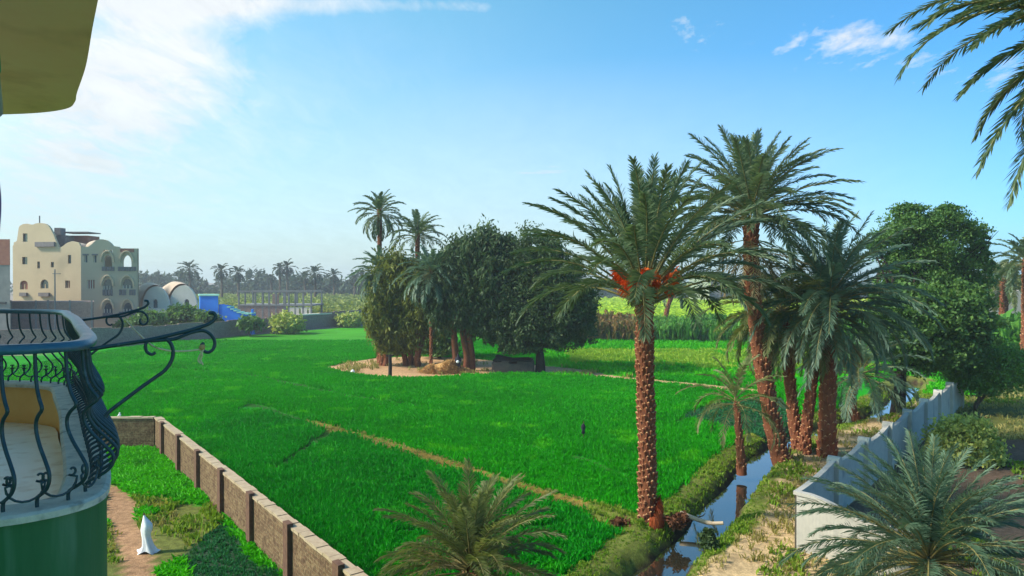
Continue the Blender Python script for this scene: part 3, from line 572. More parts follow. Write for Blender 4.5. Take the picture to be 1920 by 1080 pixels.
plain_palm('low palm with pale hanging fronds in the middle of the grove', 'palms growing in the grove', 808, 694, 512, 3.2, 60, 114, 'frond_blue', 0.15, -50, D=60.6)
plain_palm('small palm in the fields seen beside the main palm trunk', None, 1268, 622, 535, 4.2, 26, 115, 'frond', 0.42, -25, ub=1243, lw=0.16)
plain_palm('palm with thin trunk between the tall crops at the right edge', None, 1882, 664, 528, 4.0, 34, 116, 'frond_olive', 0.55, -25, lw=0.14)
plain_palm('dark palm crown rising behind the crops at the right frame edge', None, 1924, 668, 492, 3.4, 40, 117, 'frond', 0.4, -25, D=58, lw=0.11)
# distant palms in the haze
fp = [(355,530,504,250,8), (415,545,507,240,6.5), (446,545,511,250,6.5), (524,540,503,260,5.5), (538,541,500,262,7), (590,540,512,240,8), (571,540,520,275,6), (626,540,516,270,6.5), (664,540,520,290,5.5), (678,540,514,300,5), (300,540,522,330,6), (508,540,521,300,5), (610,540,523,330,6), (318,540,521,350,6)]
FL = ['far palm rising right behind the domed houses', 'far palm above the blue wall', 'far palm right of the one above the blue wall', 'left one of the far twin palms over the concrete frame', 'right one of the far twin palms over the concrete frame',
      'broad far palm right of the concrete frame', 'small far palm left of the broad one', 'far palm over the yellow crop field', 'far palm near the left edge of the grove', 'outermost far palm touching the left edge of the grove', 'faint far palm over the left dome', 'faint small far palm left of the twin palms', 'faint far palm between the broad one and the one over the crops', 'faint far palm left of the one behind the domes']
for i, (u, vb, vt, D, L_) in enumerate(fp):
    gg = ((u-CX)/F*D, D); top = (0, 0, at_h(vt, D))
    t = thing('distant_palm', FL[i], 'palm tree', (*gg, 0), 'hazy palms on the horizon')
    mb = MB(); mb.tube([(0,0,-0.2), (0.3,0,top[2]*0.5), top], [0.55, 0.45, 0.4], 7, 0); mb.build('trunk', M_['wood'], t)
    crown(22, L_*0.52, top, 200+i, 85, -55, (50, 95), 12, 0.42, L_*0.17, 0.3).build('crown', [M_['leaf_far'], M_['leaf_far']], t)
# ------------------------------------------------------------------ leafy trees
def leafcloud(mb, blobs, n, size, seed, clump=0.20, per=40, droop=0.0, mi=0, shell=0.55, zmin=None):
    r = np.random.RandomState(seed); B = np.array([b[:6] for b in blobs], float); wts = np.array([b[3]*b[4]+b[3]*b[5]+b[4]*b[5] for b in blobs]); wts /= wts.sum()
    nc = max(1, n//per); k = r.choice(len(B), nc, p=wts); d = r.normal(0, 1, (nc, 3)); d /= np.linalg.norm(d, axis=1)[:, None]
    rad = (shell + (1.05-shell)*r.rand(nc)**0.6)*(1 + 0.22*np.sin(d[:, 0]*5+k)*np.sin(d[:, 2]*6+k*2) )*r.uniform(0.72, 1.28, nc)
    c = B[k, :3] + d*B[k, 3:6]*rad[:, None]; cs = clump*B[k, 3:6].mean(1)*r.uniform(0.5, 1.4, nc)
    p = np.repeat(c, per, 0) + r.normal(0, 1, (nc*per, 3))*np.repeat(cs, per)[:, None]*np.array((1, 1, 0.75 + droop))
    if zmin is not None: p = p[p[:, 2] > zmin]
    m_ = len(p); a = r.normal(0, 1, (m_, 3)); a[:, 2] -= droop*1.6; a /= np.linalg.norm(a, axis=1)[:, None]; b = np.cross(a, r.normal(0, 1, (m_, 3))); b /= (np.linalg.norm(b, axis=1)[:, None]+1e-6)
    s = size*r.uniform(0.6, 1.5, m_)[:, None]; a = a*s*(1+droop); b = b*s*0.42
    V = np.stack([p-a*0.5, p+b, p+a, p-b], 1).reshape(-1, 3); mb.add(V, np.arange(m_)[:, None]*4+np.arange(4)[None], mi)
def limbs(mb, root, targets, r0, seed, mi=0, split=0.45):
    r = np.random.RandomState(seed)
    for tg in targets:
        tg = np.array(tg, float); root = np.array(root, float); m1 = root + (tg-root)*0.35 + r.normal(0, 0.12, 3)*np.linalg.norm(tg-root); m2 = root + (tg-root)*0.7 + r.normal(0, 0.06, 3)*np.linalg.norm(tg-root)
        mb.tube(smooth_path([root, m1, m2, tg], 4), np.linspace(r0, r0*0.25, 13), 6, mi)
        for q in range(4):
            e = tg + r.normal(0, 0.05, 3)*np.linalg.norm(tg-root); st = m1 + (m2-m1)*r.rand(); mb.tube([st, (st+e)/2+r.normal(0, .1, 3), e], [r0*0.35, r0*0.22, r0*0.07], 5, mi)
def bl(u, v, D, ru, rv, g_, dy=0, ry=None):
    k = D/F; return ((u-CX)*k - g_[0], dy, at_h(v, D), ru*k, (ry if ry is not None else ru*k), rv*k)
def tree(label, name, cat, u, v, blobs, n, size, leafm, woodm, seed, trunks, r0, droop=0, clump=0.28, group=None, shell=0.55, per=40, D=None, zmin=0.4, extra=None):
    D = D or G(u, v)[1]; g_ = ((u-CX)/F*D, D); t = thing(name, label, cat, (*g_, 0), group)
    B = [bl(b[0], b[1], D, b[2], b[3], g_, *(b[4:])) for b in blobs]
    mb = MB(); r = np.random.RandomState(seed)
    for (ub, ut, vt) in trunks:
        a = np.array(((ub-CX)*D/F - g_[0], r.uniform(-0.3, 0.3), -0.1)); b = np.array(((ut-CX)*D/F - g_[0], 0, at_h(vt, D)))
        mb.tube(smooth_path([a, a+(b-a)*0.3+np.array((0.1*r.normal(),0,0)), a+(b-a)*0.7, b], 4), np.linspace(r0*1.2, r0*0.75, 13), 8, 0)
        near = sorted(B, key=lambda q: (q[0]-b[0])**2 + (q[2]-b[2])**2)[:max(2, len(B)//len(trunks))]
        limbs(mb, b, [(q[0], q[1], q[2]) for q in near], r0*0.6, seed)
    mb.build('trunk', M_[woodm], t)
    mb = MB(); leafcloud(mb, B, n, size, seed, clump, per, droop, shell=shell, zmin=zmin); mb.build('crown', M_[leafm], t)
    return t
tree('olive green tamarisk at the left of the grove with several leaning trunks', 'tamarisk_tree', 'tree', 768, 686,
     [(745,540,42,52), (722,590,28,48,-1), (770,590,45,52), (750,630,30,38), (728,625,22,35), (800,560,34,52,1), (752,505,36,22), (790,520,34,30)], 62000, 0.15, 'leaf_olive', 'bark', 301,
     [(722,720,640), (760,752,640), (768,768,630), (776,800,610)], 0.26, droop=0.9, clump=0.12, zmin=1.1)
tree('dark tall tamarisk in the middle of the grove over two reddish trunks', 'tamarisk_tree', 'tree', 868, 696,
     [(862,505,34,48), (905,485,45,45), (870,560,40,56), (925,540,45,55), (910,595,30,30), (940,470,30,26), (955,505,32,38), (938,585,26,40), (825,565,26,45,-0.6)], 74000, 0.15, 'leaf_dark', 'bark', 302,
     [(858,848,600), (884,876,590), (873,866,600)], 0.30, droop=0.9, clump=0.12, zmin=2.7)
tree('round dark tree at the right of the grove with a short forked trunk', 'acacia_tree', 'tree', 1013, 698,
     [(1010,470,48,34), (970,505,40,45), (1035,520,55,48), (990,570,58,52), (1060,560,52,48), (950,600,34,45), (970,640,38,30), (1080,610,36,34), (1030,620,50,34), (1095,575,24,34), (925,620,20,28)], 80000, 0.14, 'leaf_dark', 'wood_dark', 303,
     [(1013,1012,650)], 0.40, droop=0.2, clump=0.12, zmin=1.7)
tree('small leafy tree growing behind the middle of the grove', 'leafy_tree', 'tree', 830, 672, [(820,600,26,30), (812,640,22,24), (835,650,20,20), (808,560,24,30)], 9000, 0.24, 'leaf_acacia', 'wood', 304, [(826,824,650)], 0.15)
tree('tall airy acacia with a wide bright green crown behind the palm clump', 'acacia_tree', 'tree', 1684, 768,
     [(1712,425,46,26), (1768,415,36,22), (1812,436,30,22), (1668,446,30,22), (1832,478,20,26), (1750,468,46,24), (1690,492,36,26), (1800,500,34,22), (1746,520,44,24), (1640,462,16,14), (1700,392,26,9), (1846,452,9,12), (1826,530,30,18), (1680,540,34,24), (1776,392,20,8), (1852,500,10,14)], 66000, 0.10, 'leaf_acacia', 'wood_dark', 305,
     [(1684,1694,640)], 0.30, clump=0.16, shell=0.35, per=22)
tree('dark low spreading tree in front of the tall acacia', 'leafy_tree', 'tree', 1672, 775,
     [(1750,590,72,50), (1700,620,55,50), (1790,640,52,44), (1740,660,56,36), (1820,600,34,40), (1690,575,48,34), (1790,560,50,30)], 60000, 0.15, 'leaf_acacia', 'wood_dark', 306,
     [(1676,1688,700)], 0.24, clump=0.15, per=40)
tree('bright green bushy sapling at the far end of the concrete wall', 'bushy_tree', 'tree', 1832, 770,
     [(1830,690,34,30), (1868,678,44,26), (1900,690,30,26), (1850,710,46,22), (1800,700,22,22)], 26000, 0.12, 'leaf_green', 'wood', 307, [(1832,1838,735), (1836,1850,735)], 0.10, clump=0.25)
tree('hazy dark tree behind the tall crops at the right', 'leafy_tree', 'tree', 1850, 640, [(1845,535,20,20), (1820,570,26,30), (1868,552,22,20), (1895,580,26,26), (1850,590,30,26), (1925,560,24,30)], 22000, 0.35, 'leaf_dark', 'wood', 308, [(1850,1848,590)], 0.3)
def bush(label, u, v, blobs, n, size, lm, seed, name='shrub', group=None, clump=0.3, D=None):
    D = D or G(u, v)[1]; g_ = ((u-CX)/F*D, D); t = thing(name, label, 'shrub', (*g_, 0), group)
    B = [bl(b[0], b[1], D, b[2], b[3], g_, *(b[4:])) for b in blobs]; mb = MB(); r = np.random.RandomState(seed)
    for q in B: mb.tube([(r.normal(0, .1), r.normal(0, .1), -0.1), (q[0]*0.5, q[1]*0.5, q[2]*0.5), (q[0], q[1], q[2])], [0.05, 0.04, 0.015], 5, 0)
    mb.build('stem', M_['wood'], t); mb = MB(); leafcloud(mb, B, n, size, seed, clump, 30, zmin=0.02); mb.build('foliage', M_[lm], t); return t
bush('yellow green rounded shrub behind the concrete wall', 1808, 868, [(1790,830,36,30), (1825,825,34,30), (1850,850,22,26), (1770,850,24,24), (1810,800,26,14), (1815,850,40,22)], 15000, 0.12, 'leaf_yellow', 321)
bush('yellow tinged round bush against the middle of the mud wall', 541, 626, [(541,606,22,15), (530,612,14,10), (552,612,14,10)], 5000, 0.35, 'leaf_yellow', 322, group='bushes along the mud wall')
bush('smaller bush against the mud wall nearest the grove', 656, 614, [(650,600,14,11), (663,601,13,12)], 4000, 0.32, 'leaf_yellow', 323, group='bushes along the mud wall')
for k, (u, v, ru, rv, lb) in enumerate([(278,600,20,13,'dark bush left of the two in front of the domed houses'), (322,602,20,12,'dark low bush in front of the gap between the domed houses'), (345,590,17,14,'dark tall bush in front of the right domed house'), (385,600,20,12,'dark bush at the foot of the blue wall'), (468,606,15,8,'low bush under the descending blue steps'), (238,612,14,8,'small dark bush beside the villa corner')]):
    bush(lb, u, v+18, [(u,v,ru,rv), (u-ru*0.5,v+5,ru*0.6,rv*0.7), (u+ru*0.5,v+4,ru*0.6,rv*0.7)], 4500, 0.36, 'leaf_acacia', 330+k, group='bushes behind the mud wall', D=93 if u < 300 else 99)
bush('reddish brown withered shrub on the canal bank beside the big palm', 1262, 992, [(1266,976,15,10), (1280,972,10,8)], 1500, 0.07, 'leaf_brown', 341)
bush('dark rushes standing in the canal under the log', 1326, 1032, [(1328,1012,10,18), (1334,1022,9,12)], 1500, 0.09, 'leaf_dark', 342)
bush('low brown tuft where the earth ridge meets the canal bank', 1170, 992, [(1172,984,11,5), (1158,980,9,4)], 900, 0.07, 'leaf_brown', 343)
# cane and tall crops
def cane(name, label, mats, seed, poly, dens, h, wdt, hv=0.3):
    r = np.random.RandomState(seed); p = np.array(poly); x0, y0 = p.min(0); x1, y1 = p.max(0); n = int((x1-x0)*(y1-y0)*dens)
    x = r.uniform(x0, x1, n); y = r.uniform(y0, y1, n); k = inside(p, x, y); x, y = x[k], y[k]; n = len(x); mb = MB()
    for b_ in range(7):
        th = r.uniform(0, 6.283, n); z0 = h*r.uniform(0.0, 0.75, n)*(0 if b_ < 2 else 1); hh = h*r.uniform(0.22, 0.45, n)*(2.2 if b_ < 2 else 1); ln = h*r.uniform(0.05, 0.3, n); dx, dy = np.cos(th), np.sin(th)
        ox, oy = r.normal(0, 0.25, n), r.normal(0, 0.25, n); hs = 1 + hv*lump(x, y, 3.5, seed+1); hh = hh*hs; z0 = z0*hs; W = wdt*r.uniform(0.6, 1.3, n); bx, by = x+ox, y+oy; px_, py_ = -dy*W, dx*W
        q = np.stack([np.stack([bx, by, z0], 1), np.stack([bx+dx*ln*0.5+px_, by+dy*ln*0.5+py_, z0+hh*0.8], 1), np.stack([bx+dx*ln*1.3, by+dy*ln*1.3, z0+hh], 1), np.stack([bx+dx*ln*0.5-px_, by+dy*ln*0.5-py_, z0+hh*0.8], 1)], 1).reshape(-1, 3)
        mb.add(q, np.arange(n)[:, None]*4+np.arange(4)[None])
    return tag(mb.build(name, mats), label, 'crop', kind='stuff')
cane('cane_crop', 'tall dark green cane growing across the strip right of the big palm', M_['cane'], 401, [(17,90), (31,88), (60,84), (75,100), (40,112), (17,106)], 3.2, 2.6, 0.16)
cane('reddish_cane_crop', 'reddish and green mixed cane left of the big palm trunk', M_['cane_red'], 402, [(8,91), (18,90), (18,106), (6,108)], 4.0, 3.0, 0.16)
cane('maize_crop', 'yellow green maize filling the far field left of the grove', M_['corn'], 403, [(-66,150), (-34,141), (-26,142), (-20,200), (-24,330), (-150,330), (-125,190)], 0.42, 2.4, 0.55)
cane('far_yellow_crop', 'yellow green crop glowing in the far field behind the cane', M_['far_yellow'], 404, [(8,118), (70,112), (110,200), (60,300), (20,300)], 0.55, 0.9, 0.5)
cane('banana_crop', 'broad leaved green crop at the right edge behind the sapling', M_['cane'], 405, [(44,60), (62,58), (66,72), (46,72)], 3.0, 4.2, 0.28)
# far wooded belt: one mass in the haze
def belt():
    r = np.random.RandomState(77); mb = MB(); bl_ = []
    for i in range(240):
        a = r.uniform(-0.72, 0.85); D = r.uniform(300, 430); h = r.uniform(4, 10)*(1.15 if a < -0.1 else 0.7); bl_.append((a*D, D, h*0.45, r.uniform(5, 10), 6, h*0.6))
    leafcloud(mb, bl_, 60000, 1.6, 78, 0.25, 30, zmin=0.2)
    tag(mb.build('far_woodland', M_['leaf_far']), 'grey hazy belt of trees along the horizon', 'woodland', kind='stuff')
belt()
# ------------------------------------------------------------------ brick garden wall
def garden_wall():
    t = thing('brick_wall', 'brown rubble brick garden wall with piers running down to the bottom of the picture', 'wall', (WALL_A[0], WALL_A[1], 0))
    o = WALL_A; Bp = WALL_B - o; d = Bp/np.linalg.norm(Bp); nrm = np.array((d[1], -d[0]))   # nrm: field side? pick garden side below
    gs = np.array((-0.79, -0.61))
    mb = MB(); mb.bar((0,0), Bp, 0.24, -0.2, 1.44); mb.bar((-0.12,0), (-16,0), 0.24, -0.2, 1.44)
    mb.build('masonry', M_['brick'], t)
    r = np.random.RandomState(3); L_ = np.linalg.norm(Bp); q = 0
    mb = MB(); 
    while q < L_:
        s = r.uniform(0.25, 0.6); mb.bar(d*q, d*min(q+s-0.01, L_), 0.30+r.uniform(-.02,.03), 1.44, 1.50+r.uniform(0, .03)); q += s
    q = 0.15
    while q < 15.5:
        s = r.uniform(0.25, 0.6); mb.bar((-q,0), (-q-s+0.01,0), 0.30+r.uniform(-.02,.03), 1.44, 1.50+r.uniform(0, .03)); q += s
    mb.build('cap', M_['brick_top'], t)
    for k in range(9):
        c = d*(1.9 + 3.28*k) + gs*0.17
        if 1.9+3.28*k > L_: break
        mb = MB(); mb.bar(c - d*0.17, c + d*0.17, 0.16, -0.2, 1.60)
        mb.build('pier', M_['brick_red'], t)
garden_wall()
# mud wall at the far side of the field
def mud_wall():
    p = [G(150,654), G(260,645), G(400,634), G(540,620), G(700,608)]; o = np.array(p[0]); t = thing('mud_brick_wall', 'long greyish mud brick wall along the far left edge of the green field', 'wall', (*o, 0))
    p = [np.array((o[0]-22, o[1]-8))] + [np.array(q) for q in p]; hs = [2.4, 2.3, 2.3, 2.2, 2.6, 2.8]
    mb = MB(); 
    for i in range(5):
        a, b = p[i]-o, p[i+1]-o; n_ = 6
        for k in range(n_):
            q0, q1 = a+(b-a)*k/n_, a+(b-a)*(k+1)/n_; h = hs[i]+(hs[i+1]-hs[i])*k/n_ + 0.12*math.sin(k*5+i*3)
            mb.bar(q0, q1, 0.3, -0.3, h)
    mb.build('masonry', M_['mud'], t)
    a, b = p[4]-o, p[5]-o; mb = MB(); mb.bar(a+(b-a)*0.1+np.array((0,0.4)), a+(b-a)*0.45+np.array((0,0.4)), 1.0, 2.35, 2.55, 0); mb.build('white_slab', M_['white'], t)
mud_wall()
# ------------------------------------------------------------------ precast concrete wall
def concrete_wall():
    t = thing('concrete_wall', 'pale precast concrete wall with round topped posts and dipping panels on the right', 'wall', (CW0[0], CW0[1], 0))
    d = CWS/np.linalg.norm(CWS); n = np.array((d[1], -d[0])); L_ = np.linalg.norm(CWS)
    def f_of(o, d_, n_): return lambda u, w_, z: (o[0]+d_[0]*u+n_[0]*w_, o[1]+d_[1]*u+n_[1]*w_, z)
    def panel(o, d_, n_, L, hl, hr, dip, nm='panel'):
        xs = np.linspace(0, L, 15); top = [hl + (hr-hl)*(x/L) - dip*math.sin(math.pi*min(1, max(0, x/L)))**0.75 for x in xs]
        poly = [(0, -0.2)] + [(L, -0.2)] + [(x, z) for x, z in zip(xs[::-1], top[::-1])]
        mb = MB(); f = f_of(o, d_, n_); m_ = len(xs)
        V = []; 
        for k in (0, 1):
            V += [f(x, k*0.09-0.045, -0.2) for x in xs] + [f(x, k*0.09-0.045, z) for x, z in zip(xs, top)]
        j = np.arange(m_-1); a = 2*m_
        mb.add(V, np.concatenate([np.stack([j, j+1, j+1+m_, j+m_], 1), np.stack([a+j+1, a+j, a+j+m_, a+j+1+m_], 1)]))
        mb.build(nm, M_['conc'], t)
        mb = MB(); V = []; 
        for k, zz in ((-0.09, 0.0), (0.09, 0.0), (0.09, 0.11), (-0.09, 0.11)): V += [f(x, k, z+zz) for x, z in zip(xs, top)]
        Fs = [];
        for q in range(4):
            q2 = (q+1) % 4; Fs.append(np.stack([q*m_+j, q*m_+j+1, q2*m_+j+1, q2*m_+j], 1))
        mb.add(V, np.concatenate(Fs)); mb.add(V, [[0, m_, 2*m_, 3*m_][::-1], [m_-1, 2*m_-1, 3*m_-1, 4*m_-1]]); mb.build('coping', M_['conc'], t)
    def post(c, h, w_=0.20, rnd=True):
        mb = MB(); f = lambda a, b, z: (c[0]+d[0]*(a)+n[0]*(b-w_), c[1]+d[1]*(a)+n[1]*(b-w_), z)
        poly = [(-w_, -0.2), (w_, -0.2)] + [(w_*math.cos(a), h-w_+w_*1.0*math.sin(a)) for a in np.linspace(0, math.pi, 9)]
        mb.prism([(a, z) for a, z in poly], f, 2*w_); mb.build('post', M_['conc'], t)
    H = [1.62, 1.78, 1.80, 1.80, 1.80, 1.80, 1.80, 1.78, 1.78]
    for i in range(8):
        o = CWS*(i - 0.02) + d*0.0
        if i > 0: post(CWS*i, 2.06)
        s0 = CWS*i + d*(0.18 if i else 0.0)
        panel(s0, d, n, L_ - (0.36 if i else 0.18), 1.62 if i == 0 else 1.72, 1.84, 0.08 if i == 0 else 0.12)
    post(CWS*8, 1.98)
    e = np.array((0.70,-0.715)); e = e/np.linalg.norm(e); ne = np.array((-e[1]*-1, e[0]*-1)); ne = np.array((e[1], -e[0]))
    # near return panel: ribbed, its top sweeping down
    L2 = 3.0; xs = np.linspace(0, L2, 61); top = 1.66 - 0.42*np.clip((xs-0.35)/1.5, 0, 1)**1.4; f = f_of(np.array((0.0, -0.08)), e, ne); mb = MB(); V = []
    rib = 0.0012*np.sign(np.sin(xs*62)); m_ = len(xs)
    V += [f(x, 0.06+r_, -0.3) for x, r_ in zip(xs, rib)] + [f(x, 0.06+r_, z) for x, r_, z in zip(xs, rib, top)] + [f(x, -0.06, z) for x, z in zip(xs, top)] + [f(x, -0.06, -0.3) for x in xs]
    j = np.arange(m_-1); mb.add(V, np.concatenate([np.stack([q*m_+j, q*m_+j+1, (q+1)*m_+j+1, (q+1)*m_+j], 1) for q in range(3)])); mb.add(V, [[0, m_, 2*m_, 3*m_], [m_-1, 2*m_-1, 3*m_-1, 4*m_-1][::-1]])
    mb.build('end_panel', M_['conc'], t)
    mb = MB(); V = []
    for k, zz in ((-0.1, 0.002), (0.10, 0.002), (0.10, 0.10), (-0.1, 0.10)): V += [f(x, k, z+zz) for x, z in zip(xs, top)]
    mb.add(V, np.concatenate([np.stack([q*m_+j, q*m_+j+1, ((q+1) % 4)*m_+j+1, ((q+1) % 4)*m_+j], 1) for q in range(4)])); mb.add(V, [[0, m_, 2*m_, 3*m_][::-1]]); mb.build('coping', M_['conc'], t)
concrete_wall()
# ------------------------------------------------------------------ our house: balcony, railing, slab above
FLZ, CPZ, RLZ, SLZ = 6.2, 6.71, 7.61, 10.18
plan = smooth_path([(-5.2,3.80), (-4.2,3.76), (-3.4,3.74), (-3.05,3.77), (-2.78,3.86), (-2.62,4.08), (-2.74,4.40), (-3.05,4.90), (-3.7,5.85), (-4.4,6.88), (-5.1,7.84), (-5.38,8.24), (-5.68,8.55), (-6.2,8.76), (-7.0,8.86), (-8.2,8.9)], 8)
sl = np.r_[0, np.cumsum(np.linalg.norm(np.diff(plan, axis=0), axis=1))]
def on_plan(s):
    p = np.array([np.interp(s, sl, plan[:, k]) for k in (0, 1)]); q = np.array([np.interp(s+0.02, sl, plan[:, k]) for k in (0, 1)]) - p; q /= np.linalg.norm(q) + 1e-9
    return p, q, np.array((q[1], -q[0]))
T2 = np.gradient(plan, axis=0); T2 /= np.linalg.norm(T2, axis=1)[:, None]; N2 = np.stack([T2[:, 1], -T2[:, 0]], 1)
def off(d_): return plan + N2*d_
house = thing('apartment_house', 'house at the left edge with green painted curved balcony and blue iron railing', 'house', (-4.0, 4.0, 0))
HO = np.array((-4.0, 4.0, 0.0))
def strip(name, prof, m_, closed=True, parent=house):      # sweep (offset, z) profile along the plan
    mb = MB(); n = len(plan); V = np.concatenate([np.c_[off(a), np.full(n, z)] for a, z in prof]) - HO; k = len(prof); j = np.arange(n-1)
    Fs = [np.stack([q*n+j, q*n+j+1, ((q+1) % k)*n+j+1, ((q+1) % k)*n+j], 1) for q in range(k if closed else k-1)]
    mb.add(V, np.concatenate(Fs)[:, ::-1], 0, False); return mb.build(name, m_, parent)
strip('balcony_parapet', [(0.10,0.0), (0.10,CPZ-0.05), (0.0,CPZ-0.05), (0.0,0.0)], M_['green_paint'])
strip('parapet_lining', [(-0.003,FLZ-0.2), (-0.003,CPZ-0.05), (-0.08,CPZ-0.05), (-0.08,FLZ-0.2)], M_['orange_paint'])
strip('balcony_coping', [(0.125,CPZ-0.048), (0.125,CPZ-0.012), (0.10,CPZ), (-0.13,CPZ), (-0.15,CPZ-0.015), (-0.15,CPZ-0.048)], M_['coping'])
def plate(name, d_, z0, z1, mats, parent=house):
    P_ = off(d_); poly = [tuple(p) for p in P_] + [(-9.5, 9.0), (-9.5, 3.7)]; mb = MB(); n = len(poly)
    V = [(x-HO[0], y-HO[1], z0) for x, y in poly] + [(x-HO[0], y-HO[1], z1) for x, y in poly]
    mb.add(V, [list(range(n))[::-1]], 0); mb.add(V, [list(range(n, 2*n))], 0); mb.add(V, [[i, (i+1) % n, n+(i+1) % n, n+i] for i in range(n)], 1); return mb.build(name, mats, parent)
plate('balcony_floor', -0.10, FLZ-0.22, FLZ, [M_['tile'], M_['tile']])
plate('upper_balcony', 0.10, SLZ, SLZ+0.22, [M_['cream'], M_['cream']])
mb = MB(); mb.box(-6.5, -2.0, -14, 3.2, -0.2, 14, 0)
a = np.array((-6.6, 3.0)); b = np.array((-9.6, 9.2)); mb.bar(a-HO[:2]+np.array((-.3,0)), b-HO[:2]+np.array((-.3,0)), 0.3, -0.2, 14)
mb.build('house_wall', M_['cream'], house)
# top rail, rounded with a worn upper side
rail_pts = np.c_[plan, np.full(len(plan), RLZ)] - HO
mb = MB(); V = []; prof = [(-0.045,-0.02), (-0.05,0.01), (-0.03,0.035), (0.03,0.035), (0.05,0.01), (0.045,-0.02)]; n = len(plan)
V = np.concatenate([np.c_[off(a), np.full(n, RLZ+z)] for a, z in prof]) - HO; j = np.arange(n-1)
mb.add(V, np.concatenate([np.stack([q*n+j, q*n+j+1, ((q+1) % 6)*n+j+1, ((q+1) % 6)*n+j], 1) for q in range(6)])[:, ::-1], 0, True)
railing = mb.build('balcony_railing', M_['rail'], house)
PT = [(0,0), (.10,.004), (.22,.016), (.30,.040), (.355,.062), (.40,.028), (.45,.006), (.52,.010), (.60,.040), (.68,.085), (.75,.120), (.81,.122), (.86,.100), (.90,.060), (.93,.022), (.96,.010), (1.0,.010)]
H_ = RLZ - CPZ - 0.02
def dirs(s):
    p, tg_, nr = on_plan(s); o = nr.copy()
    wgt = max(0.0, min(1.0, (2.9 - s)/0.8))            # along the near stretch the scroll work leans sideways
    o = o*(1-wgt) + np.array((0.97, -0.25))*wgt; o /= np.linalg.norm(o); return p, tg_, nr, o
smax = sl[-1] - 0.9
s = 0.5; bal = []
while s < smax:
    bal.append(s); s += 0.168 if s < 2.3 else (0.158 if s < 7.9 else 0.17)
for s in bal:
    p, tg_, nr, o = dirs(s); ws = 1.0 + 0.36*max(0.0, min(1.0, (s-2.0)/0.8)); pts = [(*(p + o*q*ws), RLZ - 0.02 - t_*H_) for t_, q in PT]
    mb = MB(); mb.tube(smooth_path(np.array(pts) - HO, 3), 0.0105, 7, 0); mb.build('baluster', M_['iron'], railing)
def scroll_curve():                                    # a C lying on its back, both ends rolled in
    pts = []
    for sg in (-1, 1):
        q = []
        for a in np.linspace(0, 1.55*math.pi, 12):
            rr = 0.008 + 0.012*a/(1.55*math.pi); q.append((sg*(0.052 - rr*math.cos(a+0.6)), 0.058 + rr*math.sin(a+0.6)))
        pts.append(q)
    mid = [(math.cos(a)*0.072, 0.032 + math.sin(a)*0.062) for a in np.linspace(math.pi*1.0, 2*math.pi, 10)]
    return pts[0] + mid + pts[1][::-1]
SC = scroll_curve(); nsc = 0
for i in range(len(bal)-1):
    s0 = (bal[i]+bal[i+1])/2
    if nsc >= 60: break
    p, tg_, nr, o = dirs(s0); c = p + o*0.075; gap = (bal[i+1]-bal[i])/0.152
    mb = MB(); pts = [(*(c + tg_*a*gap*1.22), CPZ + 0.10 + z*1.5) for a, z in SC]; mb.tube(np.array(pts) - HO, 0.0075, 5, 0); mb.build('scroll', M_['iron'], railing); nsc += 1
# laundry brackets
bdir = np.array((0.815, 0.58))
def local(u, v, base):
    k = (u-CX)/F; s_ = (base[0] - k*base[1])/(k*bdir[1] - bdir[0]); return (s_, EYE - (v-HY)/F*(base[1]+bdir[1]*s_))
B0 = np.array((-2.63, 4.18))
shapes = {'arm': ([(168,655), (225,646), (280,637), (345,622), (382,611), (398,603), (404,594), (400,587), (391,587)], 0.0125),
          'brace': ([(196,783), (204,772), (226,755), (262,728), (290,708), (308,695), (320,678), (324,661), (320,645), (310,634)], 0.012),
          'hook_scroll': ([(262,640), (300,638), (325,636), (345,629), (360,623), (380,620), (393,626), (401,637), (402,648), (397,657), (388,661), (380,656), (377,648), (382,643)], 0.011),
          'small_scroll': ([(284,636), (275,641), (272,650), (275,660), (284,665), (291,661)], 0.010)}
def bracket(base, sc=1.0, dz=0.0):
    root = bpy.data.objects.new('laundry_bracket', None); COL.objects.link(root); root.parent = house; root.location = (base[0]-HO[0], base[1]-HO[1], RLZ+dz)
    for nm, (pp, rad) in shapes.items():
        q = [local(u, v, B0) for u, v in pp]; P3 = [(bdir[0]*a*sc, bdir[1]*a*sc, z-RLZ) for a, z in q]
        mb = MB(); mb.tube(smooth_path(P3, 4), rad, 8, 0); mb.build(nm, M_['iron'], root)
    return root
br1 = bracket(B0); br2 = bracket(np.array((-4.62, 7.14)), 0.95)
mb = MB(); mb.box(*( -0.03, 0.05, -0.02, 0.05, -0.03, 0.03)); 
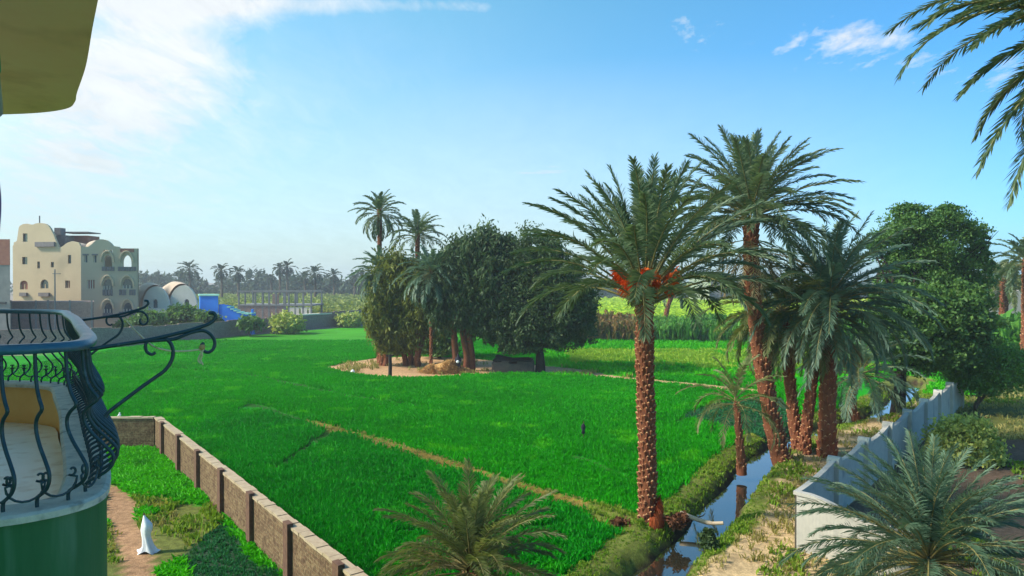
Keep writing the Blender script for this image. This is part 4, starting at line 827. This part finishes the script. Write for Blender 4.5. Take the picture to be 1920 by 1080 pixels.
# rope between the brackets
a1 = local(282, 646, B0); a2 = local(377, 655, B0)
def wp(s_, z, base): return np.array((base[0]+bdir[0]*s_, base[1]+bdir[1]*s_, z))
far_end = wp(0.50, RLZ-0.02, np.array((-4.62, 7.14)))
t = tag(bpy.data.objects.new('clothes_rope', None), 'yellow rope strung between the two iron brackets and knotted at the near hook', 'rope'); COL.objects.link(t); t.location = far_end
pn, pk = wp(*a1, B0), wp(*a2, B0); sag = (pn+pk)/2 + np.array((0,0,-0.028)); mb = MB()
mb.tube(smooth_path(np.array([far_end, (far_end+pn)/2+np.array((0,0,-0.01)), pn, (pn+sag)/2+np.array((0,0,-0.012)), sag, (pk+sag)/2+np.array((0,0,-0.004)), pk]) - far_end, 4), 0.006, 6, 0); mb.build('line', M_['rope'], t)
mb = MB(); k0 = pk - far_end; mb.tube(smooth_path([k0+np.array(q) for q in ((0,0,.012),(.012,0,.0),(0,.0,-.014),(-.014,0,.002),(0,.01,.014),(.014,0,-.004),(-.01,0,-.04),(-.02,0,-.075),(-.004,0,-.095))], 4), 0.006, 6, 0); mb.tube(smooth_path([k0+np.array(q) for q in ((0,0,0),(.006,0,-.04),(-.004,0,-.07),(.01,0,-.105))], 4), 0.005, 6, 0); mb.build('knot', M_['rope'], t)
mb = MB(); k1 = k0 + np.array((0.006, 0, 0.015)); mb.lathe(k1, [(0.002,-.022),(0.016,-.015),(0.02,0),(0.014,.014),(0.002,.02)], 10, 0); mb.build('rag', M_['straw'], t)
# curtain hanging at the left edge, close to the camera
def curtain():
    D = 1.25; t = thing('door_curtain', 'wavy patterned curtain edge hanging at the far left with violet lower part', 'curtain', (-0.74375*D-0.1, D, 7.9))
    def part(z0, z1, nm, m_, base, amp, ph):
        mb = MB(); zs = np.linspace(z0, z1, 40); xs = np.linspace(-0.32, 0, 22); V = []
        for z in zs:
            e = base + amp*math.sin(z*34+ph)
            for x in xs: V.append(((x + e)+0.1, 0.02*math.sin(x*70+z*2), z-7.9))
        i = (np.arange(39)[:, None]*22 + np.arange(21)[None]).ravel(); mb.add(V, np.stack([i, i+1, i+23, i+22], 1), 0, True); o = mb.build(nm, m_, t)
    zt = lambda v: EYE - (v-HY)/F*D
    part(zt(90), zt(-30), 'upper_cloth', M_['curtain_tan'], 0.0095, 0.0028, 0); part(zt(140), zt(90)-0.0005, 'green_band', M_['curtain_green'], 0.0085, 0.0018, 0)
    part(zt(215), zt(140)-0.0005, 'middle_cloth', M_['curtain_tan'], 0.0095, 0.0024, 2); part(zt(445), zt(215)-0.0005, 'violet_cloth', M_['curtain_violet'], 0.0006, 0.0034, 1)
curtain()
# ------------------------------------------------------------------ facades with openings
def facade(mb, f, x0, x1, z0, z1, ops, th, mi=0, topf=None):
    """ops: (centre, width, sill, spring, top); an arch when top > spring"""
    xs = {x0, x1}
    for c, w_, a, b, tp in ops:
        xs |= {c-w_/2, c+w_/2}
        if tp > b: xs |= set(c + w_/2*math.sin(q) for q in np.linspace(-1.571, 1.571, 9))
    if topf: xs |= set(np.linspace(x0, x1, 33))
    xs = sorted(xs); tf = topf or (lambda x: z1)
    def gap(o, x):
        c, w_, a, b, tp = o; q = min(1.0, abs(x-c)/(w_/2)); return a, (b + (tp-b)*math.sqrt(max(0, 1-q*q))*1.0 if tp > b else b)
    def quad(p): mb.add([f(*q) for q in p], np.array([[0,1,2,3]]), mi)
    for xa, xb in zip(xs[:-1], xs[1:]):
        if xb - xa < 1e-5: continue
        m_ = (xa+xb)/2; act = sorted([o for o in ops if abs(m_-o[0]) < o[1]/2], key=lambda o: o[2]); lo = (z0, z0)
        for o in act:
            ga, gb = gap(o, xa), gap(o, xb)
            quad([(xa,0,lo[0]), (xb,0,lo[1]), (xb,0,gb[0]), (xa,0,ga[0])]); quad([(xa,0,ga[0]), (xb,0,gb[0]), (xb,th,gb[0]), (xa,th,ga[0])]); quad([(xa,0,ga[1]), (xa,th,ga[1]), (xb,th,gb[1]), (xb,0,gb[1])])
            quad([(xb,th,lo[1]), (xa,th,lo[0]), (xa,th,ga[0]), (xb,th,gb[0])]); lo = (ga[1], gb[1])
        quad([(xa,0,lo[0]), (xb,0,lo[1]), (xb,0,tf(xb)), (xa,0,tf(xa))]); quad([(xb,th,lo[1]), (xa,th,lo[0]), (xa,th,tf(xa)), (xb,th,tf(xb))]); quad([(xa,0,tf(xa)), (xb,0,tf(xb)), (xb,th,tf(xb)), (xa,th,tf(xa))])
    for c, w_, a, b, tp in ops:
        for x in (c-w_/2, c+w_/2): quad([(x,0,a), (x,0,b), (x,th,b), (x,th,a)])
def arch_poly(c, w_, a, b, tp): return [(c-w_/2, a), (c+w_/2, a)] + ([(c + w_/2*math.cos(q), b + (tp-b)*math.sin(q)) for q in np.linspace(0, math.pi, 9)] if tp > b else [(c+w_/2, b), (c-w_/2, b)])
def villa():
    D = 100.0; k = D/F; c = ((152-CX)*k, D); t = thing('domed_villa', 'sand coloured four storey villa with arched loggias and domed roofs at the far left', 'building', (*c, 0)); 
    X = lambda u: (u-152)*k; Z = lambda v: at_h(v, D)
    ra = R(14); rb = R(-10)
    fa = lambda x, w_, z: (x*math.cos(ra) - w_*math.sin(ra)*1.0, w_*math.cos(ra) - x*math.sin(ra)*-1.0*-1.0, z)
    fa = lambda x, w_, z: (x*1.175, w_ + abs(x)*math.sin(ra), z)
    fb = lambda x, w_, z: (x*0.905, w_ + x*math.sin(-rb), z)
    # face A: left, warm side; outline climbs to the domed tower on its left
    def top_a(x):
        u = 152 + x/k; pts = [(22,470),(25,455),(32,450),(33,432),(37,422),(44,418),(52,417.5),(58,419),(62,420),(67,417.5),(76,416.5),(86,418),(94,424),(98,432),(102,440),(106,452),(112,464),(118,462),(126,455),(136,452),(148,455),(152,463)]
        return Z(np.interp(u, [q[0] for q in pts], [q[1] for q in pts]))
    def op(u, w_, vs, vb, vt=None): return (X(u), w_*k, Z(vs), Z(vb), Z(vt if vt is not None else vb))
    opsA = [op(48,9,452,436), op(47,10,495,481), op(73,5,503,490), op(99,6,501,491), op(131,6,494,478), op(45,15,543,533,526), op(84,15,541,533,524), op(127,9,540,526)]
    mb = MB(); facade(mb, fa, X(24), 0, 0, 0, opsA, 0.4, 0, top_a); mb.build('left_facade', M_['villa'], t)
    # face B: right side, its shade put into a greyer copy of the render
    def top_b(x):
        u = 152 + x/k; pts = [(152,465),(156,462),(166,463),(172,458),(180,450),(190,448),(200,450),(207,455),(212,461),(222,462),(225,465),(258,465)]
        return Z(np.interp(u, [q[0] for q in pts], [q[1] for q in pts]))
    opsB = [op(161,6,492,479), op(178,6,492,479), op(202,16,500,490,478), op(238,17,500,492,478), op(202,18,555,536,523), op(239,20,541,535,523), op(202,17,597,580,568), op(239,18,585,580,568), op(170,14,541,525), op(196,3,473,468), op(209,3,473,468)]
    mb = MB(); facade(mb, fb, 0, X(258), 0, 0, opsB, 0.35, 0, top_b); mb.build('right_facade', M_['villa_shaded'], t)
    # hidden sides and roof
    mb = MB(); pa = fa(X(24), 0.4, 0); pb = fb(X(258), 0.35, 0)
    for p, q, h in ((pa, (pa[0]+1.5, 12.0), Z(452)), ): mb.bar(p, q, 0.3, 0, h)
    mb.bar((pa[0]+0.8, 8.0), (X(200)-4, 9.5), 0.3, 0, Z(476)); mb.bar((pb[0]-0.3, pb[1]+0.1), (pb[0]-1.6, pb[1]+1.9), 0.3, 0, Z(503)); mb.bar((X(212)-1.5, 2.6), (pb[0]-1.7, pb[1]+2.0), 0.3, 0, Z(502))
    mb.build('back_wall', M_['villa'], t)
    mb = MB(); V = [(pa[0]+0.4, pa[1]+0.2), (0, 0.5), (X(215)-1.2, 2.2), (X(215)-5.5, 9.0), (pa[0]+1.2, 8.0)]
    for z in (Z(476), Z(552), Z(512)): mb.add([(x, y, z) for x, y in V], [[0,1,2,3,4]])
    mb.build('roof', M_['villa'], t)
    r = np.random.RandomState(4)
    for i, o in enumerate(opsA[:8]):
        mb = MB(); mb.prism(arch_poly(*o), lambda a, b, z: fa(a, 0.25+b, z), 0.05); wn = mb.build('window', M_['shutter'] if i in (5, 7) else M_['glass'], t)
        if i >= 5: 
            mb = MB(); c_, w_, a_, b_, tp = o
            for q in (-0.5, 0.0, 0.5): mb.box(c_+q*w_*0.9-0.05, c_+q*w_*0.9+0.05, 0, 0.06, a_, b_, 0, lambda V: np.array([fa(v[0], 0.17+v[1], v[2]) for v in V]))
            mb.build('frame', M_['villa'], wn)
    for i, o in enumerate(opsB):
        if i in (2, 3, 9, 10): continue
        mb = MB(); mb.prism(arch_poly(*o), lambda a, b, z: fb(a, 0.22+b, z), 0.05); wn = mb.build('window', M_['shutter'] if i == 8 else M_['glass'], t)
        c_, w_, a_, b_, tp = o; mb = MB()
        for q in ((-0.42, 0.42) if i < 4 else (-0.47, -0.16, 0.16, 0.47)): mb.box(c_+q*w_-0.05, c_+q*w_+0.05, 0, 0.06, a_, b_, 0, lambda V: np.array([fb(v[0], 0.14+v[1], v[2]) for v in V]))
        mb.build('frame', M_['white'], wn)
    # pointed surrounds over the loggias and dark pierced balustrades
    for (u, wd, vb, vt) in ((202,23,491,471), (238,25,491,471), (202,22,536,517), (239,25,536,517), (202,22,580,562), (239,22,580,562)):
        mb = MB(); c_ = X(u); h1, h2 = Z(vb), Z(vt); w1 = wd*k/2; pts = [(math.cos(q)*w1, (h2-h1)*math.sin(q)) for q in np.linspace(0, math.pi, 13)]
        mb.tube([fb(c_+a, -0.12, h1+b) for a, b in pts], 0.16, 5, 0, True, False); mb.build('arch_moulding', M_['villa'], t)
    for (u0, u1, v0, v1, n_) in ((191,215,500,508,5), (221,256,500,508,7), (192,212,543,554,4), (223,237,543,554,3), (242,255,543,554,3), (192,212,587,597,4), (223,237,585,596,3), (242,255,585,596,3)):
        mb = MB(); 
        for q in range(n_):
            a, b = u0+(u1-u0)*q/n_+0.5, u0+(u1-u0)*(q+1)/n_-0.5; mb.box(X(a), X(b), -0.12, -0.03, Z(v1), Z(v0), 0, lambda V: np.array([fb(*v) for v in V]))
        mb.build('balustrade', M_['trim_grey'], t)
    for (u0, u1, v0, v1) in ((69,105,453,462), (75,94,549,556), (39,52,549,556)):
        mb = MB(); mb.box(X(u0), X(u1), -0.35, -0.02, Z(v1), Z(v0), 0, lambda V: np.array([fa(*v) for v in V])); mb.build('balustrade', M_['trim_grey'], t)
    for (u, v) in ((161,479), (178,479)):
        mb = MB(); mb.box(X(u-5), X(u+5), -0.15, -0.02, Z(v), Z(v-3), 0, lambda V: np.array([fb(*v_) for v_ in V])); mb.build('lintel', M_['trim_grey'], t)
    mb = MB(); mb.box(X(226), X(252), -0.1, -0.02, Z(472), Z(466), 0, lambda V: np.array([fb(*v_) for v_ in V])); mb.build('parapet_trim', M_['shutter'], t)
    # domes, roof rooms, water tank, antenna
    for (u, v, ru, hv, y) in ((47,432,13,14,1.9), (80,432,15,15,2.2), (187,462,22,14,2.6), (148,462,18,9,3.4), (64,432,12,12,4)):
        mb = MB(); rr = ru*k; hh = hv*k; y_ = y + abs(X(u))*math.sin(ra)*(1 if u < 152 else 0.7); mb.lathe((X(u)-0.63*y_, y_, Z(v)-0.2), [(rr*math.cos(a), 0.2+hh*math.sin(a)) for a in np.linspace(0, 1.55, 9)], 20, 0); mb.build('dome', M_['dome'] if u > 100 else M_['villa'], t)
    mb = MB(); mb.box(X(96)-2.4, X(125)-2.4, 3.4, 6, Z(470), Z(438)); mb.build('roof_room', M_['trim_grey'], t)
    mb = MB(); mb.box(X(103)-2.2, X(115)-2.2, 3.2, 4.4, Z(437.5), Z(424)); mb.build('water_tank', M_['trim_grey'], t)
    mb = MB(); mb.box(X(76)-2, X(100)-2, 2.6, 4.5, Z(434), Z(432)); mb.box(X(116)-3, X(170)-3, 4.2, 7.5, Z(432.5), Z(430.5)); mb.build('canopy', M_['trim_grey'], t)
    mb = MB(); mb.box(X(135)-3.8, X(170)-3.8, 5.5, 8.5, Z(478), Z(437)); mb.build('roof_room', M_['shutter'], t)
    mb = MB(); mb.tube([(X(74)-2, 3, Z(420)), (X(74)-2, 3, Z(401))], 0.09, 5); mb.build('antenna', M_['trim_grey'], t)
    mb = MB(); pass
    return t, X, Z, k
vt, X_, Z_, k_ = villa()
def slab_house(name, label, u0, u1, v0, D, dep, m_, group=None, cat='building', extra=None):
    k = D/F; t = thing(name, label, cat, ((u0+u1)/2*k - CX*k, D, 0), group); w_ = (u1-u0)*k/2; mb = MB(); sh = ((u0+u1)/2-CX)/F; mb.box(-w_, w_, 0, dep, -0.2, at_h(v0, D), 0, lambda V: np.c_[V[:, 0]+V[:, 1]*(sh + (w_/D if sh < 0 else -w_/D)), V[:, 1:]]); mb.build('wall', m_, t); return t, k, w_
t, k, w_ = slab_house('unfinished_brick_house', 'low grey unfinished brick block in front of the villa', -60, 176, 566, 90, 6, M_['mud'])
for u in (-20, 20, 67, 90, 131, 172):
    mb = MB(); x = (u - 58)*k; mb.box(x-0.12, x+0.12, -0.06, -0.003, -0.2, at_h(563, 90)); mb.build('concrete_pillar', M_['conc_dark'], t)
for v in (595, 615): mb = MB(); mb.box(-w_, w_, -0.045, -0.003, at_h(v+2, 90), at_h(v, 90)); mb.build('concrete_band', M_['conc_dark'], t)
t, k, w_ = slab_house('brick_tower_house', 'narrow dark house with brown brick top cut by the left edge of the picture', -70, 19, 449, 86, 7, M_['conc_dark'])
mb = MB(); mb.box(-w_-0.02, w_+0.02, -0.05, -0.003, at_h(497, 86), at_h(449, 86)+0.02); mb.build('brick_storey', M_['shutter'], t)
mb = MB(); mb.box(w_-2.6, w_-0.5, -0.1, -0.003, at_h(570, 86), at_h(566, 86)); mb.build('awning', M_['dark'], t)
# utility pole before the villa
mb = MB(); D = 88.5; x = (103-CX)/F*D; t = thing('utility_pole', 'thin grey pole with short crossarm standing before the villa front', 'pole', (x, D, 0)); mb.tube([(0,0,-0.2), (0,0,at_h(505, D))], [0.10, 0.07], 6); mb.build('shaft', M_['conc_dark'], t); mb = MB(); mb.box(-0.3, 0.7, -0.05, 0.05, at_h(514, D), at_h(512.5, D)); mb.build('crossarm', M_['conc_dark'], t)
# domed houses
def domed(label, u0, u1, vtop, vbase, D, wu, dep):
    k = D/F; c = (u0+u1)/2; t = thing('domed_house', label, 'house', ((c-CX)*k, D, 0), 'pair of small vaulted houses'); hw = (u1-u0)/2*k; zb = at_h(vbase, D); H = at_h(vtop, D)
    tf = lambda x: zb + (H-zb)*math.sqrt(max(0.0, 1-(x/hw)**2))**0.9
    xw = (wu-c)*k; mb = MB(); facade(mb, lambda x, y, z: (x, y, z), -hw, hw, 0, 0, [(xw, 8.5*k, at_h(580, D), at_h(566, D), at_h(561, D))], 0.4, 0, tf); mb.build('front_wall', M_['white'], t)
    mb = MB(); n = 24; V = []
    for y, s_ in ((0.41, 1.06), (1.4, 1.13), (3.2, 1.15), (dep, 1.05), (dep+1.8, 0.75), (dep+2.8, 0.2)):
        for a in np.linspace(0, math.pi, n): V.append((math.cos(a)*hw*s_ - 0.9*y, y, zb + math.sin(a)**0.9*(H-zb)*(s_ if s_ > 1 else s_**0.6)))
    i = (np.arange(5)[:, None]*n + np.arange(n-1)[None]).ravel(); mb.add(V, np.stack([i, i+n, i+n+1, i+1], 1), 0, True); mb.box(-hw*1.04, hw*1.04, 0.45, dep, 0, zb+0.05, 0, lambda V: np.c_[V[:, 0]-0.9*V[:, 1], V[:, 1:]]); mb.build('vault', M_['dome'], t)
    mb = MB(); mb.prism(arch_poly(xw, 8.5*k, at_h(580, D), at_h(566, D), at_h(561, D)), lambda a, b, z: (a, 0.28+b, z), 0.05); wn = mb.build('window', M_['glass'], t)
    mb = MB(); mb.box(xw-0.05, xw+0.05, 0.2, 0.27, at_h(580, D), at_h(562, D)); mb.build('frame', M_['trim_grey'], wn)
    mb = MB(); mb.box(-hw*1.02, hw*1.02, -1.4, -1.1, 0, at_h(577, D)); mb.box(-hw*1.02, hw*1.02, -1.1, 0, 0, at_h(590, D)); mb.build('terrace', M_['white'], t)
domed('left vaulted house with cream arched front beside the villa', 266, 318, 537, 584, 106, 291, 5)
domed('right vaulted house with cream arched front beside the blue wall', 316, 370, 535, 584, 107, 350, 5)
# blue wall with descending steps
D = 103.0; k = D/F; t = thing('blue_wall', 'vivid blue stepped wall with mint coping descending to the right', 'wall', ((375-CX)*k, D, 0)); XX = lambda u: (u-375)*k
mb = MB(); mb.box(0, XX(409), 0, 3.2, 0, at_h(555, D), 0, lambda V: np.c_[V[:, 0]-0.5*V[:, 1], V[:, 1:]]); st = [(409,571),(414,572),(420,573),(426,577),(432,581),(438,584),(444,587),(452,589),(460,590),(466,589),(473,586)]
for (a, v), (b, _) in zip(st[:-1], st[1:]): mb.box(XX(a)+0.001, XX(b), 0.1, 1.4, 0, at_h(v, D))
mb.build('masonry', M_['blue'], t)
mb = MB(); mb.box(-0.15, XX(411), -0.12, 3.3, at_h(555, D)+0.003, at_h(552, D), 0, lambda V: np.c_[V[:, 0]-0.5*V[:, 1], V[:, 1:]])
for (a, v), (b, _) in zip(st[3:-1], st[4:]): mb.box(XX(a)-0.05, XX(b)-0.05, 0.0, 1.5, at_h(v, D)+0.003, at_h(v-2.6, D))
mb.build('coping', M_['mint'], t)
mb = MB(); mb.box(XX(469), XX(472), 0.3, 0.8, at_h(590, D), at_h(580, D)); mb.build('post_cap', M_['blue'], t)
# unfinished concrete frame
D = 128.0; k = D/F; t = thing('concrete_frame_building', 'unfinished roofless concrete frame with open columns in the middle distance', 'building', ((515-CX)*k, D, 0)); XX = lambda u: (u-515)*k
for i, (u, wd, v1) in enumerate([(447,2.2,545), (478,2.5,545), (492,3,545), (504,3,545), (517,2.5,545), (533,5,545), (553,2.2,545), (568,2.8,545), (583,2.4,545), (459,1.8,545), (541,2.5,545)]):
    for y in ((0, 7.0) if i in (0, 2, 5, 8) else (0,)):
        mb = MB(); mb.box(XX(u-wd/2), XX(u+wd/2), y, y+0.35, 0, at_h(v1, D)); mb.build('column', M_['conc_dark'], t)
mb = MB(); mb.box(XX(445), XX(586), -0.06, 0.40, at_h(548, D), at_h(545, D)); mb.box(XX(445), XX(586), 6.95, 7.4, at_h(548, D), at_h(545, D)); mb.build('beam', M_['conc_dark'], t)
mb = MB(); mb.box(XX(445), XX(586), -0.08, 7.5, at_h(574, D), at_h(571, D)); mb.build('floor_slab', M_['conc_dark'], t)
mb = MB(); mb.box(XX(446), XX(532), 0.02, 0.25, 0, at_h(574, D)-0.004); mb.box(XX(500), XX(512), 3.0, 3.3, at_h(571, D), at_h(552, D)); mb.build('brick_infill', M_['mud'], t)
mb = MB(); facade(mb, lambda x, y, z: (x, y+0.02, z), XX(541), XX(584), 0, at_h(576.5, D), [(XX(562), 3.5*k, at_h(590, D), at_h(578, D), at_h(578, D)), (XX(577), 3.5*k, at_h(590, D), at_h(578, D), at_h(578, D))], 0.25); mb.build('white_wall', M_['white'], t)
# small distant houses, right
for nm, lb, u0, u1, v0, D, m_ in (('village_house', 'pale low house far off between the big palm and the clump', 1292, 1330, 514, 300, 'white'), ('village_house', 'small mauve house in the distance beside the pale low one', 1332, 1352, 517, 310, 'trim_grey'), ('farm_house', 'pinkish plastered house behind the crops at the right edge', 1822, 2010, 545, 84, 'pink')):
    tt, kk, ww = slab_house(nm, lb, u0, u1, v0, D, 6, M_[m_]); mb = MB()
    for q in (-0.5, 0.3): mb.box(ww*q, ww*q+ww*0.2, -0.05, -0.003, 1.2, 2.4)
    mb.build('window', M_['dark'], tt)
# ------------------------------------------------------------------ small things in the fields
D = G(731, 707)[1]; t = thing('wooden_post', 'dark wooden post standing at the front edge of the sandy patch', 'post', ((731-CX)/F*D, D, 0)); mb = MB(); mb.tube([(0,0,-0.2), (0.02,0,1.0), (0,0,1.85)], [0.17, 0.15, 0.14], 8); mb.build('shaft', M_['wood_dark'], t); mb = MB(); mb.box(-0.32, 0.32, -0.08, 0.08, 1.72, 1.86); mb.build('crosspiece', M_['wood_dark'], t)
# straw heap
g_ = G(835, 698); t = thing('straw_heap', 'low heap of golden straw beside the two reddish trunks', 'straw heap', (*g_, 0)); r = np.random.RandomState(8); mb = MB(); n = 5200
a = r.rand(n)*6.283; q = np.sqrt(r.rand(n)); x = q*np.cos(a)*2.3; y = q*np.sin(a)*1.5; z = 0.95*(1-q**1.6)*r.uniform(0.75, 1, n)*(1+0.25*np.sin(x*3)); d = r.normal(0, 1, (n, 3)); d[:, 2] *= 0.35; d /= np.linalg.norm(d, axis=1)[:, None]; p = np.stack([x, y, z], 1); s_ = np.cross(d, (0,0,1.0)); s_ *= 0.03; d *= 0.24
mb.add(np.stack([p-d-s_, p-d+s_, p+d+s_, p+d-s_], 1).reshape(-1, 3), np.arange(n)[:, None]*4+np.arange(4)[None]); mb.lathe((0,0,-0.05), [(2.3,0),(1.7,0.35),(1.0,0.7),(0.3,0.88),(0.01,0.9)], 20, 0, 1, 0.65); mb.build('straw', M_['straw'], t)
# adobe trough / feeding pen
g_ = G(962, 700); t = thing('adobe_pen', 'low dark mud pen with sagging rim under the round tree', 'pen', (*g_, 0)); mb = MB(); hw = 36*g_[1]/F
pts = [(-hw,0),(hw,0.2),(hw*0.95,2.6),(-hw*0.9,2.5)]
for i in range(4):
    a, b = np.array(pts[i]), np.array(pts[(i+1) % 4])
    for q in range(5): mb.bar(a+(b-a)*q/5, a+(b-a)*(q+1)/5, 0.35+0.02*(q % 2), -0.1, 0.95+0.14*math.sin(q*2.3+i))
mb.build('mud_wall', M_['adobe'], t); mb = MB(); r = np.random.RandomState(9)
for q in range(9): mb.tube([(-hw-0.1+r.rand()*0.3, 0.3*q, 1.1+0.03*q), (0, 0.3*q+0.05, 1.0+0.05*r.rand()), (hw+0.1-r.rand()*0.3, 0.3*q+0.1, 1.08)], 0.06, 5)
mb.build('branch_cover', M_['wood_dark'], t)
# log across the canal
a = G(1292, 972); b = G(1346, 988); t = thing('log', 'pale log lying across the canal', 'log', (a[0], a[1], 0.0)); mb = MB(); mb.tube(smooth_path([(-0.25,0.1,0.12), ((b[0]-a[0])*0.4,(b[1]-a[1])*0.4,0.02), ((b[0]-a[0])*0.8,(b[1]-a[1])*0.8,0.04), (b[0]-a[0]+0.2,b[1]-a[1],0.10)], 5), [0.075]*10+[0.06]*6, 9); mb.build('stem', mat('bleached_wood', (0.40,0.30,0.20), (0.56,0.45,0.32), 8, 0.9, 0.5, 30), t); mb = MB(); mb.tube([(0.3,-0.1,0.05), (0.42,-0.25,0.15), (0.45,-0.4,0.28)], [0.03,0.02,0.012], 6); mb.build('twig', M_['wood'], t)
# white cloth figure in the garden
g_ = G(273, 1037); t = thing('cloth_scarecrow', 'white cloth draped upright over a stake beside the garden path', 'scarecrow', (*g_, 0)); mb = MB(); n = 22; V = []
prof = [(0.0,0.30,0.16,0.02), (0.08,0.22,0.15,0.03), (0.2,0.15,0.13,0.03), (0.4,0.115,0.11,0.0), (0.55,0.12,0.11,-0.02), (0.68,0.16,0.13,0.0), (0.82,0.155,0.12,0.01), (0.93,0.09,0.09,-0.03), (1.02,0.05,0.05,-0.06), (1.1,0.015,0.015,-0.08)]
for z, rx, ry, cx_ in prof:
    for j_ in range(n):
        a = 6.283*j_/n; f_ = 1 + 0.22*math.sin(a*5+z*3)*(1.1-z); V.append((cx_+rx*f_*math.cos(a), ry*f_*math.sin(a), z + (0.06*math.sin(a*3) if z == 0 else 0)))
i = (np.arange(len(prof)-1)[:, None]*n + np.arange(n)[None]); i2 = (np.arange(len(prof)-1)[:, None]*n + (np.arange(n)[None]+1) % n); mb.add(V, np.stack([i.ravel(), i2.ravel(), i2.ravel()+n, i.ravel()+n], 1), 0, True); mb.build('cloth', M_['cloth_white'], t)
mb = MB(); mb.tube([(-0.02,0,-0.1), (-0.06,0,0.9), (-0.09,0,1.16)], 0.02, 6); mb.build('stake', M_['wood'], t)
# dark cloth on a stick in the wheat
g_ = G(1094, 824); t = thing('bird_scarer', 'small dark cloth on a stick standing in the open wheat', 'scarecrow', (*g_, 0)); mb = MB(); mb.tube([(0,0,-0.1), (0.02,0,0.9)], 0.02, 6); mb.build('stick', M_['wood'], t); mb = MB(); mb.lathe((0.0,0,0.25), [(0.03,0.0),(0.10,0.06),(0.07,0.2),(0.12,0.34),(0.10,0.46),(0.03,0.54)], 12, 0, 1.0, 0.6); mb.build('cloth', M_['cloth_dark'], t)
# bird on the garden wall, bag at the sand edge
t = thing('pale_bird', 'small pale bird perched on top of the brick garden wall', 'bird', ((223-CX)/F*32.7, 32.7, 1.50)); mb = MB()
mb.lathe((0,0,0.10), [(0.005,-.06),(0.05,-.03),(0.06,0.01),(0.04,.05),(0.02,.08),(0.03,.10),(0.02,.125),(0.003,.13)], 12, 0, 1.2, 0.8); mb.tube([(0.03,0,.20), (0.07,0,.195)], [0.008, 0.002], 5); mb.tube([(-0.03,0,.09), (-0.11,0,.05)], [0.03, 0.012], 6); mb.tube([(0.01,0.015,.05), (0.01,0.015,0.02)], 0.005, 4); mb.tube([(0.01,-0.015,.05), (0.01,-0.015,0.02)], 0.005, 4); mb.build('body', M_['cloth_white'], t)
g_ = G(661, 699); t = thing('plastic_bag', 'crumpled white bag lying at the edge of the sandy patch', 'bag', (*g_, 0)); mb = MB(); r = np.random.RandomState(2); mb.lathe((0,0,0), [(0.16,0),(0.19,0.08),(0.13,0.2),(0.05,0.25),(0.07,0.3)], 9, 0, 1.1, 0.8, False); mb.build('bag', M_['cloth_white'], t)
# person under the trees
def person():
    g_ = G(859, 699); t = thing('person', 'person in dark robe and light headcloth standing by the reddish trunks holding a white bundle', 'person', (*g_, 0))
    me = bpy.data.meshes.new('body'); vs = [(0,0,0.82),(0,0,1.05),(0,0.0,1.27),(0,0,1.38),(0,-0.01,1.47),(0,-0.01,1.58),(-0.09,0,0.80),(-0.10,0.01,0.45),(-0.10,0,0.07),(-0.10,-0.12,0.03),(0.09,0,0.80),(0.10,0.01,0.45),(0.10,0,0.07),(0.10,-0.12,0.03),(-0.17,0,1.30),(-0.24,-0.04,1.06),(-0.14,-0.20,0.98),(0.17,0,1.30),(0.24,-0.04,1.06),(0.10,-0.20,0.98)]
    es = [(0,1),(1,2),(2,3),(3,4),(4,5),(0,6),(6,7),(7,8),(8,9),(0,10),(10,11),(11,12),(12,13),(2,14),(14,15),(15,16),(2,17),(17,18),(18,19)]; rad = [.14,.12,.15,.055,.085,.08,.085,.055,.04,.035,.085,.055,.04,.035,.06,.042,.03,.06,.042,.03]
    me.from_pydata(vs, es, []); o = bpy.data.objects.new('body', me); COL.objects.link(o); o.parent = t; m_ = o.modifiers.new('skin', 'SKIN')
    for i, v in enumerate(me.skin_vertices[0].data): v.radius = (rad[i], rad[i]*0.8); v.use_root = (i == 0)
    o.modifiers.new('sub', 'SUBSURF').render_levels = 1; me.materials.append(M_['skin'])
    mb = MB(); mb.lathe((0,0,0), [(0.26,0.08),(0.22,0.5),(0.19,0.85),(0.17,1.05),(0.21,1.28),(0.13,1.38),(0.07,1.41)], 16, 0, 1, 0.75); mb.tube([(-0.17,0,1.32), (-0.25,-0.05,1.05), (-0.16,-0.19,1.0)], [0.075,0.065,0.06], 8); mb.tube([(0.17,0,1.32), (0.25,-0.05,1.05), (0.12,-0.19,1.0)], [0.075,0.065,0.06], 8); mb.build('robe', M_['cloth_dark'], t)
    mb = MB(); mb.lathe((0,0.01,1.36), [(0.14,0),(0.10,0.08),(0.108,0.18),(0.09,0.26),(0.01,0.31)], 14, 0); mb.build('headcloth', M_['cloth_dark'], t)
    b = thing('bundle', 'white bundle held in front of the person in the dark robe', 'bundle', (g_[0]-0.02, g_[1]-0.24, 0.98)); mb = MB(); mb.lathe((0,0,0), [(0.01,-.12),(0.12,-.07),(0.15,0.02),(0.09,.11),(0.03,.14)], 12, 0, 1, 0.7); mb.build('wrapping', M_['cloth_white'], b)
person()
# ------------------------------------------------------------------ haze
mb = MB(); mb.box(-620, 620, -30, 900, -2.0, 22.0); hz = mb.build('haze', None or M_['dark']); hz.data.materials.clear()
m_ = bpy.data.materials.new('haze_air'); m_.use_nodes = True; nt = m_.node_tree; nt.nodes.clear(); pv = nt.nodes.new('ShaderNodeVolumePrincipled'); pv.inputs['Color'].default_value = (0.90, 0.93, 1.0, 1); pv.inputs['Density'].default_value = 0.0006; pv.inputs['Anisotropy'].default_value = 0.2
ou = nt.nodes.new('ShaderNodeOutputMaterial'); nt.links.new(pv.outputs[0], ou.inputs['Volume']); hz.data.materials.append(m_); tag(hz, kind='stuff', label='pale haze hanging over the fields', cat='haze')
